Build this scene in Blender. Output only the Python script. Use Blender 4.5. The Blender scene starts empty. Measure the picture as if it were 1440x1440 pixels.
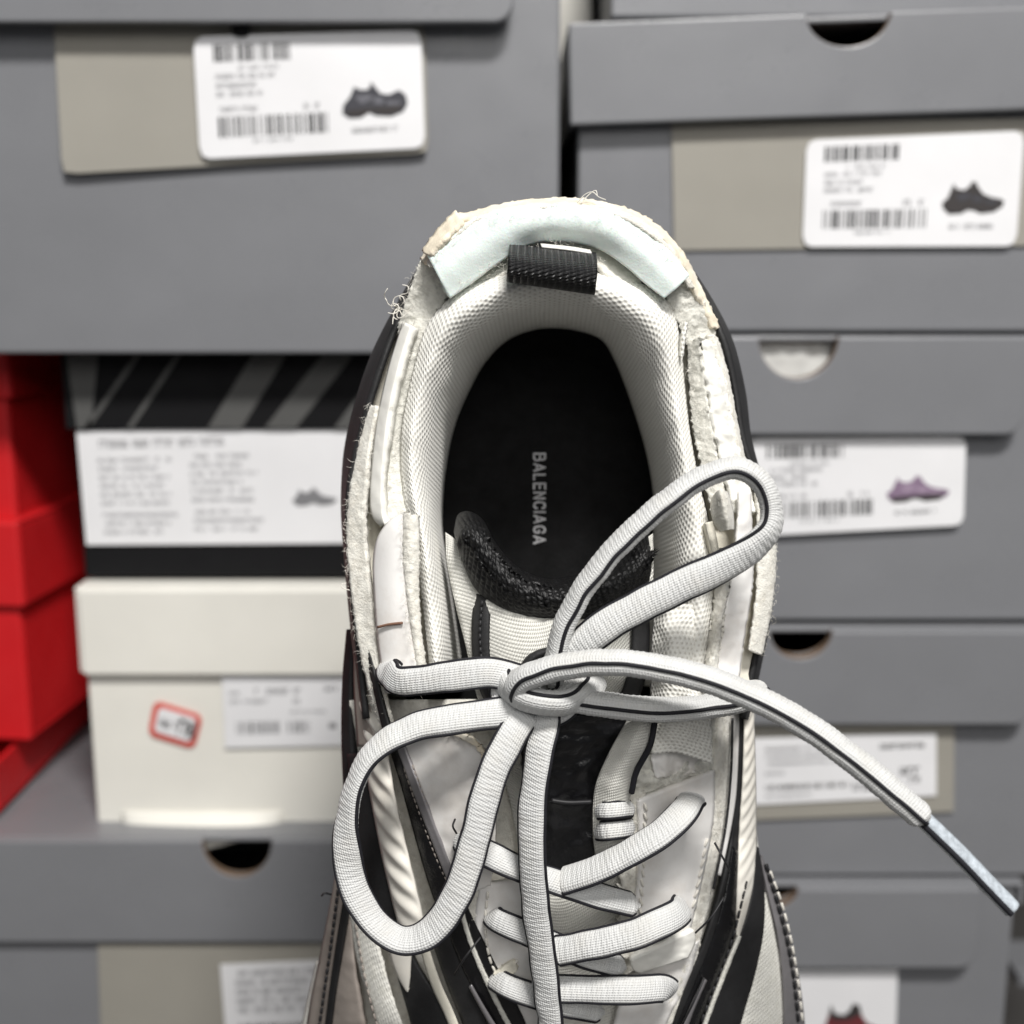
import bpy, bmesh, math, random
from mathutils import Vector, noise, Matrix
random.seed(7)
sc = bpy.context.scene

# ------------------------------------------------------------------ camera
FPX = 1700.0            # focal length in photograph pixels (1440 wide)
PITCH = math.radians(11)
CAM = Vector((0, 0, 0.50))
D = 0.31                # distance of the collar of the shoe
Y0 = 0.545              # distance of the fronts of the boxes
Fw = Vector((0, math.cos(PITCH), -math.sin(PITCH)))
Up = Vector((0, math.sin(PITCH), math.cos(PITCH)))
Rt = Vector((1, 0, 0))
cd = bpy.data.cameras.new('camera'); cam = bpy.data.objects.new('camera', cd)
sc.collection.objects.link(cam)
cam.location = CAM; cam.rotation_euler = (math.radians(90) - PITCH, 0, 0)
cd.sensor_width = 36; cd.lens = FPX / 1440 * 36
cd.clip_start = 0.01; cd.clip_end = 50
cd.dof.use_dof = True; cd.dof.focus_distance = D - 0.004; cd.dof.aperture_fstop = 9.0
sc.camera = cam
# ------------------------------------------------------------------ light
wd = bpy.data.worlds.new('World'); sc.world = wd; wd.use_nodes = True
wd.node_tree.nodes['Background'].inputs[0].default_value = (0.93, 0.96, 1.0, 1)
wd.node_tree.nodes['Background'].inputs[1].default_value = 0.135
def area(name, loc, target, sx, sy, power, col):
    l = bpy.data.lights.new(name, 'AREA'); l.shape = 'RECTANGLE'; l.size = sx; l.size_y = sy
    l.energy = power; l.color = col
    o = bpy.data.objects.new(name, l); sc.collection.objects.link(o); o.location = loc
    o.rotation_euler = (Vector(target) - Vector(loc)).to_track_quat('-Z', 'Y').to_euler()
    return o
area('ceiling_lamp', (0.28, -0.60, 1.85), (0.02, 0.42, 0.45), 0.42, 0.22, 39, (1.0, 0.975, 0.94))
area('fill_lamp', (0.25, -1.15, 1.30), (0.02, 0.42, 0.40), 0.9, 0.7, 10, (1.0, 0.98, 0.95))  # added soft fill from behind the camera to brighten the shoe, unseen source
sc.view_settings.view_transform = 'Standard'; sc.view_settings.look = 'None'
sc.view_settings.exposure = 0.0; sc.view_settings.gamma = 1.0
sc.cycles.use_denoising = True
sc.cycles.max_bounces = 8

# ------------------------------------------------------------------ helpers
def P(x, y, w=0.0):                         # a point w mm in front of the collar plane
    d = D - w / 1000.0
    return CAM + Fw * d + Rt * ((x - 720) / FPX * d) + Up * ((720 - y) / FPX * d)
def B(x, y, Y=Y0):                          # a point on the plane of the box fronts
    t = (720 - y) / FPX
    dr = Fw + Rt * ((x - 720) / FPX) + Up * t
    return CAM + dr * (Y / dr.y)
MM = D / FPX * 1000                         # millimetres per pixel on the collar plane

def link(name, me, mats, parent=None, base=None):
    o = bpy.data.objects.new(name, me); sc.collection.objects.link(o)
    for m in (mats if isinstance(mats, (list, tuple)) else [mats]): me.materials.append(m)
    if parent is not None: o.parent = parent
    return o
def root(name, label, cat, loc, group=None):
    o = bpy.data.objects.new(name, None); sc.collection.objects.link(o); o.location = loc
    o.empty_display_size = 0.02
    o['label'] = label; o['category'] = cat
    if group: o['group'] = group
    return o
def base_of(parent):
    b = Vector((0, 0, 0))
    while parent is not None: b = b + parent.location; parent = parent.parent
    return b
def mesh(name, verts, faces, mats, parent, uvs=None, smooth=True, fmat=None):
    b = base_of(parent)
    me = bpy.data.meshes.new(name)
    me.from_pydata([tuple(Vector(v) - b) for v in verts], [], faces)
    if uvs:
        ul = me.uv_layers.new(name='UVMap')
        for lp in me.loops: ul.data[lp.index].uv = uvs[lp.vertex_index]
    if smooth: me.polygons.foreach_set('use_smooth', [True] * len(me.polygons))
    if fmat: me.polygons.foreach_set('material_index', fmat)
    me.update()
    return link(name, me, mats, parent)
def cr(p0, p1, p2, p3, t):
    return tuple(0.5 * ((2*b) + (-a + c)*t + (2*a - 5*b + 4*c - d)*t*t + (-a + 3*b - 3*c + d)*t**3) for a, b, c, d in zip(p0, p1, p2, p3))
def spline(pts, n):
    """n points evenly spaced along a smooth curve through pts"""
    if len(pts) == 2:
        return [tuple(a + (b - a) * i / (n - 1) for a, b in zip(*pts)) for i in range(n)]
    q = [tuple(2*a - b for a, b in zip(pts[0], pts[1]))] + list(pts) + [tuple(2*a - b for a, b in zip(pts[-1], pts[-2]))]
    dn = []
    for i in range(len(pts) - 1):
        for k in range(14): dn.append(cr(q[i], q[i+1], q[i+2], q[i+3], k / 14))
    dn.append(tuple(pts[-1]))
    L = [0]
    for a, b in zip(dn, dn[1:]): L.append(L[-1] + math.sqrt(sum((u - v)**2 for u, v in zip(a[:3], b[:3]))) + 1e-9)
    out = []; j = 0
    for i in range(n):
        s = L[-1] * i / (n - 1)
        while j < len(L) - 2 and L[j+1] < s: j += 1
        t = (s - L[j]) / (L[j+1] - L[j])
        out.append(tuple(a + (b - a) * t for a, b in zip(dn[j], dn[j+1])))
    return out
def lerp_tab(tab, y):
    if y <= tab[0][0]: return tab[0][1]
    for (a, va), (b, vb) in zip(tab, tab[1:]):
        if y <= b: 
            t = (y - a) / (b - a); return va + (vb - va) * t
    return tab[-1][1]
SIL_L = [(700, 486), (900, 484), (1050, 482), (1200, 474), (1300, 460), (1440, 424), (1560, 405), (1700, 420), (1850, 520), (1960, 690)]
SIL_R = [(700, 1080), (900, 1080), (1000, 1064), (1180, 1066), (1300, 1104), (1440, 1134), (1560, 1150), (1700, 1130), (1850, 1030), (1960, 860)]
WC = [(850, 0), (1000, 0), (1100, -3), (1200, -8), (1300, -14), (1440, -24), (1600, -40), (1800, -62), (1960, -80)]
def deck(x, y):
    l, r = lerp_tab(SIL_L, y), lerp_tab(SIL_R, y)
    t = min(1.15, abs((x - (l + r) / 2) / ((r - l) / 2)))
    return lerp_tab(WC, y) - 34 * t**2.6
def nz(p, s=1.0): return noise.noise(Vector((p[0]*s, p[1]*s, (p[2] if len(p) > 2 else 0)*s)))

def panel(name, curves, mat, parent, h=0.0, thick=1.2, nu=60, nv=10, dome=0.0, rough=0.0, rs=0.08, disp=None, edge=0.0, flat=False):
    """a sheet through two or more curves (photo pixels + height in mm), draped on the deck where no height is given"""
    dr = len(curves[0][0]) == 2
    C = [spline(c, nu) for c in curves]
    rows = []
    for i in range(nu):
        rows.append(spline([c[i] for c in C], nv))
    V = []; uv = []
    mid = nv // 2
    wid = [math.hypot(r[-1][0] - r[0][0], r[-1][1] - r[0][1]) for r in rows]; wmax = max(wid) + 1e-6
    pts = [[None]*nv for _ in range(nu)]
    for i in range(nu):
        for j in range(nv):
            p = rows[i][j]; x, y = p[0], p[1]
            w = (deck(x, y) + h) if dr else p[2] + h
            v = j / (nv - 1)
            w += dome * min(1, 1.8*wid[i]/wmax) * math.sin(math.pi * v)**0.7
            if edge and (j == 0 or j == nv - 1 or i == 0 or i == nu - 1):
                x += edge * nz((x*0.21, y*0.21, 3.1)); y += edge * nz((x*0.23, y*0.19, 8.7))
            if rough:
                n = nz((x, y, 5.0), rs) + 0.5*nz((x, y, 9.0), rs*2.7)
                w += rough * n * (0.28 if rs > .09 else 1.0)
            pts[i][j] = [x, y, w]
    W = [[P(*pts[i][j]) for j in range(nv)] for i in range(nu)]
    us = [0]
    for i in range(1, nu): us.append(us[-1] + (W[i][mid] - W[i-1][mid]).length * 1000)
    if disp:
        G = [r[:] for r in W]
        def nrm(i, j):
            a = G[min(i+1, nu-1)][j] - G[max(i-1, 0)][j]; b = G[i][min(j+1, nv-1)] - G[i][max(j-1, 0)]
            n = a.cross(b)
            if n.length < 1e-12: return -Fw
            n.normalize(); return n if n.dot(nref) > 0 else -n
        nref = -Fw; nref = nrm(nu//2, nv//2)
    for i in range(nu):
        vs = 0
        for j in range(nv):
            if j: vs += ((G if disp else W)[i][j] - (G if disp else W)[i][j-1]).length * 1000
            if disp:
                nn_ = nrm(i, j); nn_ = nn_ if nn_.dot(CAM - G[i][j]) > -0.02 else -nn_
                W[i][j] = G[i][j] + nn_ * (disp(us[i], vs, j / (nv - 1)) / 1000)
            V.append(W[i][j]); uv.append((us[i], vs))
    Fc = [(i*nv + j, (i+1)*nv + j, (i+1)*nv + j + 1, i*nv + j + 1) for i in range(nu - 1) for j in range(nv - 1)]
    # make the sheet face the camera
    a = (V[Fc[0][1]] - V[Fc[0][0]]).cross(V[Fc[0][3]] - V[Fc[0][0]])
    mc = Fc[len(Fc)//2]; a = (V[mc[1]] - V[mc[0]]).cross(V[mc[3]] - V[mc[0]])
    if a.dot(CAM - V[mc[0]]) < 0: Fc = [f[::-1] for f in Fc]
    o = mesh(name, V, Fc, mat, parent, uv)
    if thick:
        m = o.modifiers.new('thickness', 'SOLIDIFY'); m.thickness = thick / 1000; m.offset = -1; m.use_even_offset = False
    return o

def tube(name, paths, mat, parent, r=0.0005, seg=6, kind=None, taper=False):
    V = []; Fc = []; uv = []
    for path in paths:
        pr = r if not isinstance(r, (list, tuple)) else r[0]
        n = len(path); b0 = len(V); nrm = None; L = 0
        for i, p in enumerate(path):
            t = (path[min(i+1, n-1)] - path[max(i-1, 0)]); t = t.normalized() if t.length else Vector((0, 0, 1))
            if nrm is None:
                nrm = t.cross(Vector((0.31, 0.52, 0.79))).normalized()
            nrm = (nrm - t * nrm.dot(t)).normalized(); bi = t.cross(nrm)
            if i: L += (path[i] - path[i-1]).length * 1000
            rr = pr * (1 - 0.75 * i / (n-1)) if taper else pr
            for k in range(seg):
                a = 2*math.pi*k/seg; V.append(p + (nrm*math.cos(a) + bi*math.sin(a)) * rr); uv.append((L, k/seg))
        for i in range(n - 1):
            for k in range(seg):
                k2 = (k+1) % seg; Fc.append((b0+i*seg+k, b0+i*seg+k2, b0+(i+1)*seg+k2, b0+(i+1)*seg+k))
        Fc.append(tuple(b0 + k for k in range(seg))[::-1]); Fc.append(tuple(b0 + (n-1)*seg + k for k in range(seg)))
    o = mesh(name, V, Fc, mat, parent, uv)
    if kind: o['kind'] = kind
    return o

# ------------------------------------------------------------------ materials
def newmat(name):
    m = bpy.data.materials.new(name); m.use_nodes = True
    nt = m.node_tree; return m, nt, nt.nodes['Principled BSDF']
def N(nt, typ, **kw):
    n = nt.nodes.new(typ)
    for k, v in kw.items():
        if k in n.inputs: n.inputs[k].default_value = v
        else: setattr(n, k, v)
    return n
def mth(nt, op, a, b=None):
    n = nt.nodes.new('ShaderNodeMath'); n.operation = op
    for i, v in enumerate((a, b)):
        if v is None: continue
        if isinstance(v, (int, float)): n.inputs[i].default_value = v
        else: nt.links.new(v, n.inputs[i])
    return n.outputs[0]
def ramp(nt, fac, stops):
    r = nt.nodes.new('ShaderNodeValToRGB'); e = r.color_ramp.elements
    while len(e) < len(stops): e.new(0.5)
    for k, (p, c) in enumerate(stops): e[k].position = p; e[k].color = (*c, 1) if len(c) == 3 else c
    nt.links.new(fac, r.inputs[0]); return r.outputs[0]
def mat(name, col, rough=0.5, spec=0.5, var=0.06, vscale=60, bump=0.0, bscale=900, bdist=0.0004, sheen=0.0, coat=0.0,
        metal=0.0, dirt=None, dirt_scale=90, dirt_amt=0.5, pattern=None, pat_dist=0.0003, pat_col=None, sss=0.0, aniso=None):
    """procedural surface: colour drift, optional dirt patches, fine relief and an optional woven pattern in mm of the uv"""
    m, nt, bs = newmat(name)
    tc = nt.nodes.new('ShaderNodeTexCoord')
    n1 = N(nt, 'ShaderNodeTexNoise', Scale=vscale, Detail=5.0, Roughness=0.6); nt.links.new(tc.outputs['Object'], n1.inputs['Vector'])
    lo = tuple(max(0, c*(1 - var)) for c in col); hi = tuple(min(1, c*(1 + var)) for c in col)
    c_out = ramp(nt, n1.outputs[0], [(0.3, lo), (0.7, hi)])
    if dirt:
        n2 = N(nt, 'ShaderNodeTexNoise', Scale=dirt_scale, Detail=8.0, Roughness=0.7); nt.links.new(tc.outputs['Object'], n2.inputs['Vector'])
        f = ramp(nt, n2.outputs[0], [(0.47, (0, 0, 0)), (0.66, (dirt_amt,)*3)])
        mx = N(nt, 'ShaderNodeMix', data_type='RGBA'); nt.links.new(f, mx.inputs[0]); nt.links.new(c_out, mx.inputs[6]); mx.inputs[7].default_value = (*dirt, 1)
        c_out = mx.outputs[2]
    hgt = None
    if pattern:
        sp = nt.nodes.new('ShaderNodeSeparateXYZ'); nt.links.new(tc.outputs['UV'], sp.inputs[0])
        hgt = pattern(nt, sp.outputs[0], sp.outputs[1])
        if pat_col:
            mx = N(nt, 'ShaderNodeMix', data_type='RGBA'); nt.links.new(ramp(nt, hgt, [(0.1, (1, 1, 1)), (0.55, (0, 0, 0))]), mx.inputs[0])
            nt.links.new(c_out, mx.inputs[6]); mx.inputs[7].default_value = (*pat_col, 1); c_out = mx.outputs[2]
    nt.links.new(c_out, bs.inputs['Base Color'])
    bs.inputs['Roughness'].default_value = rough; bs.inputs['Specular IOR Level'].default_value = spec
    bs.inputs['Metallic'].default_value = metal
    if sheen: bs.inputs['Sheen Weight'].default_value = sheen
    if coat: bs.inputs['Coat Weight'].default_value = coat; bs.inputs['Coat Roughness'].default_value = 0.15
    if sss: bs.inputs['Subsurface Weight'].default_value = sss; bs.inputs['Subsurface Scale'].default_value = 0.002
    nrm = None
    if bump:
        n3 = N(nt, 'ShaderNodeTexNoise', Scale=bscale, Detail=6.0, Roughness=0.65); nt.links.new(tc.outputs['Object'], n3.inputs['Vector'])
        b = N(nt, 'ShaderNodeBump', Strength=bump, Distance=bdist); nt.links.new(n3.outputs[0], b.inputs['Height']); nrm = b.outputs[0]
    if hgt is not None:
        b = N(nt, 'ShaderNodeBump', Strength=1.0, Distance=pat_dist); nt.links.new(hgt, b.inputs['Height'])
        if nrm: nt.links.new(nrm, b.inputs['Normal'])
        nrm = b.outputs[0]
    if nrm: nt.links.new(nrm, bs.inputs['Normal'])
    return m
def hexa(period):                       # honeycomb spacer mesh
    k = 2*math.pi/period
    def f(nt, u, v):
        a = mth(nt, 'COSINE', mth(nt, 'MULTIPLY', u, k*1.1547))
        s1 = mth(nt, 'ADD', mth(nt, 'MULTIPLY', u, k*0.57735), mth(nt, 'MULTIPLY', v, k))
        s2 = mth(nt, 'SUBTRACT', mth(nt, 'MULTIPLY', u, k*0.57735), mth(nt, 'MULTIPLY', v, k))
        t = mth(nt, 'ADD', mth(nt, 'ADD', a, mth(nt, 'COSINE', s1)), mth(nt, 'COSINE', s2))
        return mth(nt, 'SUBTRACT', 1.0, mth(nt, 'MULTIPLY', mth(nt, 'ADD', t, 1.5), 1/4.5))
    return f
def weave(pu, pv, tw=0.0):
    def f(nt, u, v):
        a = mth(nt, 'SINE', mth(nt, 'ADD', mth(nt, 'MULTIPLY', u, 2*math.pi/pu), mth(nt, 'MULTIPLY', v, tw)))
        b = mth(nt, 'ABSOLUTE', mth(nt, 'SINE', mth(nt, 'MULTIPLY', v, math.pi/pv)))
        return mth(nt, 'MULTIPLY', mth(nt, 'ADD', mth(nt, 'MULTIPLY', a, 0.35), 0.65), b)
    return f
def knit(pu, pv):
    def f(nt, u, v):
        fr = mth(nt, 'ABSOLUTE', mth(nt, 'SINE', mth(nt, 'MULTIPLY', v, math.pi/pv)))
        a = mth(nt, 'SINE', mth(nt, 'ADD', mth(nt, 'MULTIPLY', u, 2*math.pi/pu), mth(nt, 'MULTIPLY', fr, 2.6)))
        return mth(nt, 'MULTIPLY', mth(nt, 'ADD', mth(nt, 'MULTIPLY', a, 0.5), 0.5), mth(nt, 'ADD', mth(nt, 'MULTIPLY', fr, 0.6), 0.4))
    return f
M = {}
M['mesh'] = mat('lining_mesh', (0.86, 0.85, 0.80), 0.75, 0.3, 0.03, 40, 0.25, 900, 0.0003, sheen=0.2, pattern=hexa(1.45), pat_dist=0.00025, pat_col=(0.68, 0.655, 0.60))
M['satin'] = mat('tongue_mesh', (0.82, 0.81, 0.75), 0.42, 0.55, 0.08, 80, 0.25, 1800, 0.0002, pattern=weave(0.9, 0.55, 2.1), pat_dist=0.00025, sheen=0.1)
M['knitwhite'] = mat('side_knit', (0.82, 0.81, 0.755), 0.7, 0.3, 0.06, 150, 0.6, 1400, 0.0004, pattern=weave(1.6, 1.1, 3.0), pat_dist=0.00018, dirt=(0.55, 0.54, 0.46), dirt_scale=300, dirt_amt=0.35)
M['leather'] = mat('white_leather', (0.87, 0.855, 0.835), 0.22, 0.55, 0.03, 50, 0.25, 500, 0.0002, dirt=(0.55, 0.47, 0.38), dirt_scale=45, dirt_amt=0.3)
M['plate'] = mat('white_foam_board', (0.86, 0.85, 0.80), 0.5, 0.4, 0.02, 80, 0.2, 900, 0.0002)
M['fuzz'] = mat('torn_fibre', (0.85, 0.83, 0.76), 0.7, 0.3, 0.10, 500, 0.9, 1500, 0.0005, sheen=0.3, dirt=(0.56, 0.52, 0.44), dirt_scale=420, dirt_amt=0.55)
M['fuzzgrey'] = mat('glued_fibre', (0.74, 0.73, 0.67), 0.5, 0.45, 0.12, 500, 0.9, 1300, 0.0005, dirt=(0.46, 0.45, 0.41), dirt_scale=420, dirt_amt=0.6)
M['foam'] = mat('mint_foam', (0.76, 0.84, 0.81), 0.9, 0.15, 0.05, 90, 0.5, 1600, 0.0003, sss=0.15)
M['tan'] = mat('tan_backing', (0.80, 0.72, 0.58), 0.8, 0.25, 0.18, 150, 0.6, 1200, 0.0003, dirt=(0.86, 0.83, 0.74), dirt_scale=90, dirt_amt=1.0)
M['cream'] = mat('cream_backing', (0.80, 0.765, 0.66), 0.6, 0.35, 0.05, 60, 0.4, 500, 0.0005, dirt=(0.55, 0.50, 0.40), dirt_scale=70, dirt_amt=0.4)
M['ivory'] = mat('ivory_rubber', (0.84, 0.81, 0.74), 0.45, 0.4, 0.04, 70, 0.15, 700, 0.0002, dirt=(0.6, 0.5, 0.4), dirt_scale=60, dirt_amt=0.25)
M['knit'] = mat('black_knit', (0.006, 0.006, 0.0065), 0.42, 0.45, 0.4, 500, 0.5, 1800, 0.0004)
M['webbing'] = mat('black_webbing', (0.018, 0.018, 0.019), 0.42, 0.55, 0.3, 500, 0.2, 1500, 0.0002, pattern=weave(1.0, 1.7, 2.6), pat_dist=0.0010)
M['black'] = mat('black_leather', (0.018, 0.018, 0.019), 0.55, 0.4, 0.3, 120, 0.5, 1100, 0.0003)
M['patent'] = mat('black_patent', (0.008, 0.008, 0.009), 0.17, 0.5, 0.3, 90, 0.6, 420, 0.0005)
M['insole'] = mat('black_insole', (0.004, 0.004, 0.0043), 0.75, 0.15, 0.5, 200, 0.7, 1100, 0.0004)
M['print'] = mat('silver_print', (0.38, 0.38, 0.39), 0.6, 0.3, 0.35, 900)
M['silver'] = mat('grey_leather', (0.27, 0.26, 0.27), 0.33, 0.6, 0.12, 90, 0.5, 500, 0.0003, metal=0.35)
M['taupe'] = mat('taupe_leather', (0.33, 0.29, 0.26), 0.5, 0.4, 0.10, 80, 0.4, 500, 0.0003)
M['lace'] = mat('lace_weave', (0.67, 0.675, 0.67), 0.8, 0.2, 0.05, 200, 0.5, 2000, 0.0003, sheen=0.15, pattern=weave(0.71, 0.78, 1.9), pat_dist=0.00017, dirt=(0.62, 0.60, 0.55), dirt_scale=120, dirt_amt=0.35)
M['cord'] = mat('lace_edge_cord', (0.013, 0.013, 0.017), 0.7, 0.3, 0.2, 600, 0.3, 2200, 0.0003)
M['aglet'] = mat('clear_aglet', (0.50, 0.55, 0.60), 0.25, 0.6, 0.25, 700, 0.4, 900, 0.0005, coat=0.6)
M['thread'] = mat('white_thread', (0.82, 0.79, 0.72), 0.7, 0.3, 0.05)
M['bthread'] = mat('black_thread', (0.02, 0.02, 0.022), 0.5, 0.4, 0.1)
M['rust'] = mat('rust_line', (0.20, 0.11, 0.075), 0.7, 0.2, 0.2)
M['sole'] = mat('sole_rubber', (0.55, 0.54, 0.50), 0.6, 0.4, 0.05)

# ================================================================== setting
def card(name, col, rough=0.5, spec=0.45, var=0.05, **k):
    """printed board: paper grain, slow waves of the sheet and gloss that changes with handling"""
    m = mat(name, col, rough, spec, var, 14, 0.2, 900, 0.0003, **k); nt = m.node_tree; bs = nt.nodes['Principled BSDF']
    tc = nt.nodes.new('ShaderNodeTexCoord')
    n1 = N(nt, 'ShaderNodeTexNoise', Scale=7.0, Detail=3.0); nt.links.new(tc.outputs['Object'], n1.inputs['Vector'])
    b = N(nt, 'ShaderNodeBump', Strength=0.5, Distance=0.006); nt.links.new(n1.outputs[0], b.inputs['Height'])
    old = bs.inputs['Normal'].links[0].from_socket; nt.links.new(old, b.inputs['Normal']); nt.links.new(b.outputs[0], bs.inputs['Normal'])
    n2 = N(nt, 'ShaderNodeTexNoise', Scale=30.0, Detail=8.0, Roughness=0.75); nt.links.new(tc.outputs['Object'], n2.inputs['Vector'])
    mp = N(nt, 'ShaderNodeMapping'); mp.inputs['Scale'].default_value = (9, 9, 70); nt.links.new(tc.outputs['Object'], mp.inputs['Vector'])
    n3 = N(nt, 'ShaderNodeTexNoise', Scale=1.0, Detail=9.0, Roughness=0.8); nt.links.new(mp.outputs[0], n3.inputs['Vector'])
    n4 = N(nt, 'ShaderNodeTexNoise', Scale=5.0, Detail=2.0); nt.links.new(tc.outputs['Object'], n4.inputs['Vector'])
    src = bs.inputs['Base Color'].links[0].from_socket
    wear = mth(nt, 'ADD', mth(nt, 'MULTIPLY', ramp(nt, n3.outputs[0], [(0.60, (0, 0, 0)), (0.72, (1, 1, 1))]), 0.10), mth(nt, 'MULTIPLY', n4.outputs[0], 0.22))
    mx = N(nt, 'ShaderNodeMix', data_type='RGBA'); nt.links.new(wear, mx.inputs[0]); nt.links.new(src, mx.inputs[6])
    mx.inputs[7].default_value = (*[min(1, c*1.45 + .02) for c in col], 1); nt.links.new(mx.outputs[2], bs.inputs['Base Color'])
    nt.links.new(ramp(nt, n2.outputs[0], [(0.3, (rough*.75,)*3), (0.75, (min(1, rough*1.35),)*3)]), bs.inputs['Roughness'])
    return m
M['grey_card'] = card('grey_card', (0.196, 0.200, 0.213), 0.30)
M['inner_card'] = card('brown_card', (0.15, 0.10, 0.065), 0.8)
M['beige_card'] = card('beige_card', (0.305, 0.29, 0.255), 0.6)
M['label'] = card('label_paper', (0.80, 0.80, 0.82), 0.55)
M['cream_card'] = card('cream_card', (0.80, 0.78, 0.71), 0.5)
M['red_card'] = card('red_card', (0.58, 0.010, 0.014), 0.5)
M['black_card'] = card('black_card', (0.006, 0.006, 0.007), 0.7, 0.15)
M['stripe_grey'] = card('stripe_grey', (0.09, 0.09, 0.088), 0.6, 0.2)
M['ink'] = card('label_ink', (0.02, 0.02, 0.022), 0.6)
M['ink_soft'] = card('label_ink_grey', (0.20, 0.20, 0.21), 0.6)
M['ink_red'] = card('sticker_red', (0.62, 0.10, 0.075), 0.6)
M['tissue'] = mat('tissue_paper', (0.62, 0.62, 0.60), 0.5, 0.4, 0.10, 60, 0.3, 90, 0.001)
M['shoe_black'] = card('picture_black', (0.035, 0.03, 0.03), 0.6)
M['shoe_grey'] = card('picture_grey', (0.045, 0.045, 0.055), 0.6)
M['shoe_light'] = card('picture_light', (0.13, 0.13, 0.15), 0.6)
M['shoe_pale'] = card('picture_pale', (0.33, 0.25, 0.34), 0.6)
M['shoe_mauve'] = card('picture_mauve', (0.23, 0.16, 0.24), 0.6)
M['shoe_maroon'] = card('picture_maroon', (0.14, 0.025, 0.03), 0.6)
M['wall'] = mat('dark_wall', (0.03, 0.028, 0.027), 0.8, 0.2, 0.2)
M['floor'] = mat('dark_floor', (0.06, 0.057, 0.055), 0.6, 0.3, 0.2, 8)

def sheet(name, pts, m, kind='structure'):
    o = mesh(name, pts, [(0, 1, 2, 3)], m, None, smooth=False); o['kind'] = kind; return o
FLOOR_Z = B(720, 1625).z
sheet('floor', [(-1.5, -0.6, FLOOR_Z), (1.5, -0.6, FLOOR_Z), (1.5, 1.05, FLOOR_Z), (-1.5, 1.05, FLOOR_Z)], M['floor'])
sheet('back_wall', [(-1.5, 1.05, FLOOR_Z), (1.5, 1.05, FLOOR_Z), (1.5, 1.05, 1.6), (-1.5, 1.05, 1.6)], M['wall'])

def plate(name, x0, x1, z0, z1, y, t, mats, parent, rad=(0, 0, 0, 0), notch=None, roll=0.0, bev=0.0018):
    """upright card with rounded corners (bottom-left, bottom-right, top-right, top-left) and a thumb notch in its top edge"""
    out = []; fm = []
    def arc(cx, cz, r, a0, a1, n=8):
        return [(cx + r*math.cos(math.radians(a0 + (a1 - a0)*i/n)), cz + r*math.sin(math.radians(a0 + (a1 - a0)*i/n))) for i in range(n + 1)]
    bl, br, tr, tl = rad
    out += arc(x0 + bl, z0 + bl, bl, 180, 270) if bl else [(x0, z0)]
    out += arc(x1 - br, z0 + br, br, 270, 360) if br else [(x1, z0)]
    out += arc(x1 - tr, z1 - tr, tr, 0, 90) if tr else [(x1, z1)]
    nstart = nend = -1
    if notch:
        cx, r, dp = notch; nstart = len(out)
        out += [(cx + r*math.cos(math.radians(a)), z1 - dp*math.sin(math.radians(a))) for a in range(0, 181, 12)]
        nend = len(out) - 1
    out += arc(x0 + tl, z1 - tl, tl, 90, 180) if tl else [(x0, z1)]
    if roll:
        cx, cz = (x0 + x1)/2, (z0 + z1)/2; c, s = math.cos(roll), math.sin(roll)
        out = [(cx + (a - cx)*c - (b - cz)*s, cz + (a - cx)*s + (b - cz)*c) for a, b in out]
    n = len(out)
    V = [(a, y, b) for a, b in out] + [(a, y + t, b) for a, b in out]
    Fc = [tuple(range(n)), tuple(range(n, 2*n))[::-1]]; fmat = [0, 0]
    for i in range(n):
        j = (i + 1) % n; Fc.append((i, n + i, n + j, j)); fmat.append(1 if nstart <= i < nend else 0)
    if len(mats) == 1: fmat = None
    o = mesh(name, V, Fc, mats, parent, smooth=False, fmat=fmat)
    if bev:
        b = o.modifiers.new('bevel', 'BEVEL'); b.width = bev; b.segments = 2; b.limit_method = 'ANGLE'; b.angle_limit = math.radians(50)
    return o
def block(name, x0, x1, y0, y1, z0, z1, m, parent, open_top=False, t=0.0025, roll=0.0):
    """hollow carton: walls and floor of card (open towards +z) or, for a lid, a tray the other way up"""
    bm = bmesh.new()
    def bx(a0, a1, b0, b1, c0, c1):
        r = bmesh.ops.create_cube(bm, size=1)
        for v in r['verts']:
            v.co = Vector(((a0 + a1)/2 + v.co.x*(a1 - a0), (b0 + b1)/2 + v.co.y*(b1 - b0), (c0 + c1)/2 + v.co.z*(c1 - c0)))
    zf = (z0, z0 + t) if open_top else (z1 - t, z1)
    bx(x0, x1, y0, y1, *zf)
    zw = (z0 + t, z1) if open_top else (z0, z1 - t)
    bx(x0, x0 + t, y0, y1, *zw); bx(x1 - t, x1, y0, y1, *zw); bx(x0 + t, x1 - t, y1 - t, y1, *zw)
    if roll: bmesh.ops.rotate(bm, verts=bm.verts, cent=((x0 + x1)/2, y0, (z0 + z1)/2), matrix=Matrix.Rotation(-roll, 3, 'Y'))
    b = base_of(parent)
    for v in bm.verts: v.co -= b
    me = bpy.data.meshes.new(name); bm.to_mesh(me); bm.free()
    o = link(name, me, m, parent)
    bv = o.modifiers.new('bevel', 'BEVEL'); bv.width = 0.0008; bv.segments = 2
    return o
def xat(px, py, Y): return B(px, py, Y).x
def zat(py, Y): return B(720, py, Y).z
def yat(z, Y):
    k = (z - CAM.z)/Y; c, s = math.cos(PITCH), math.sin(PITCH); return 720 - FPX*(k*c + s)/(c - k*s)
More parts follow.
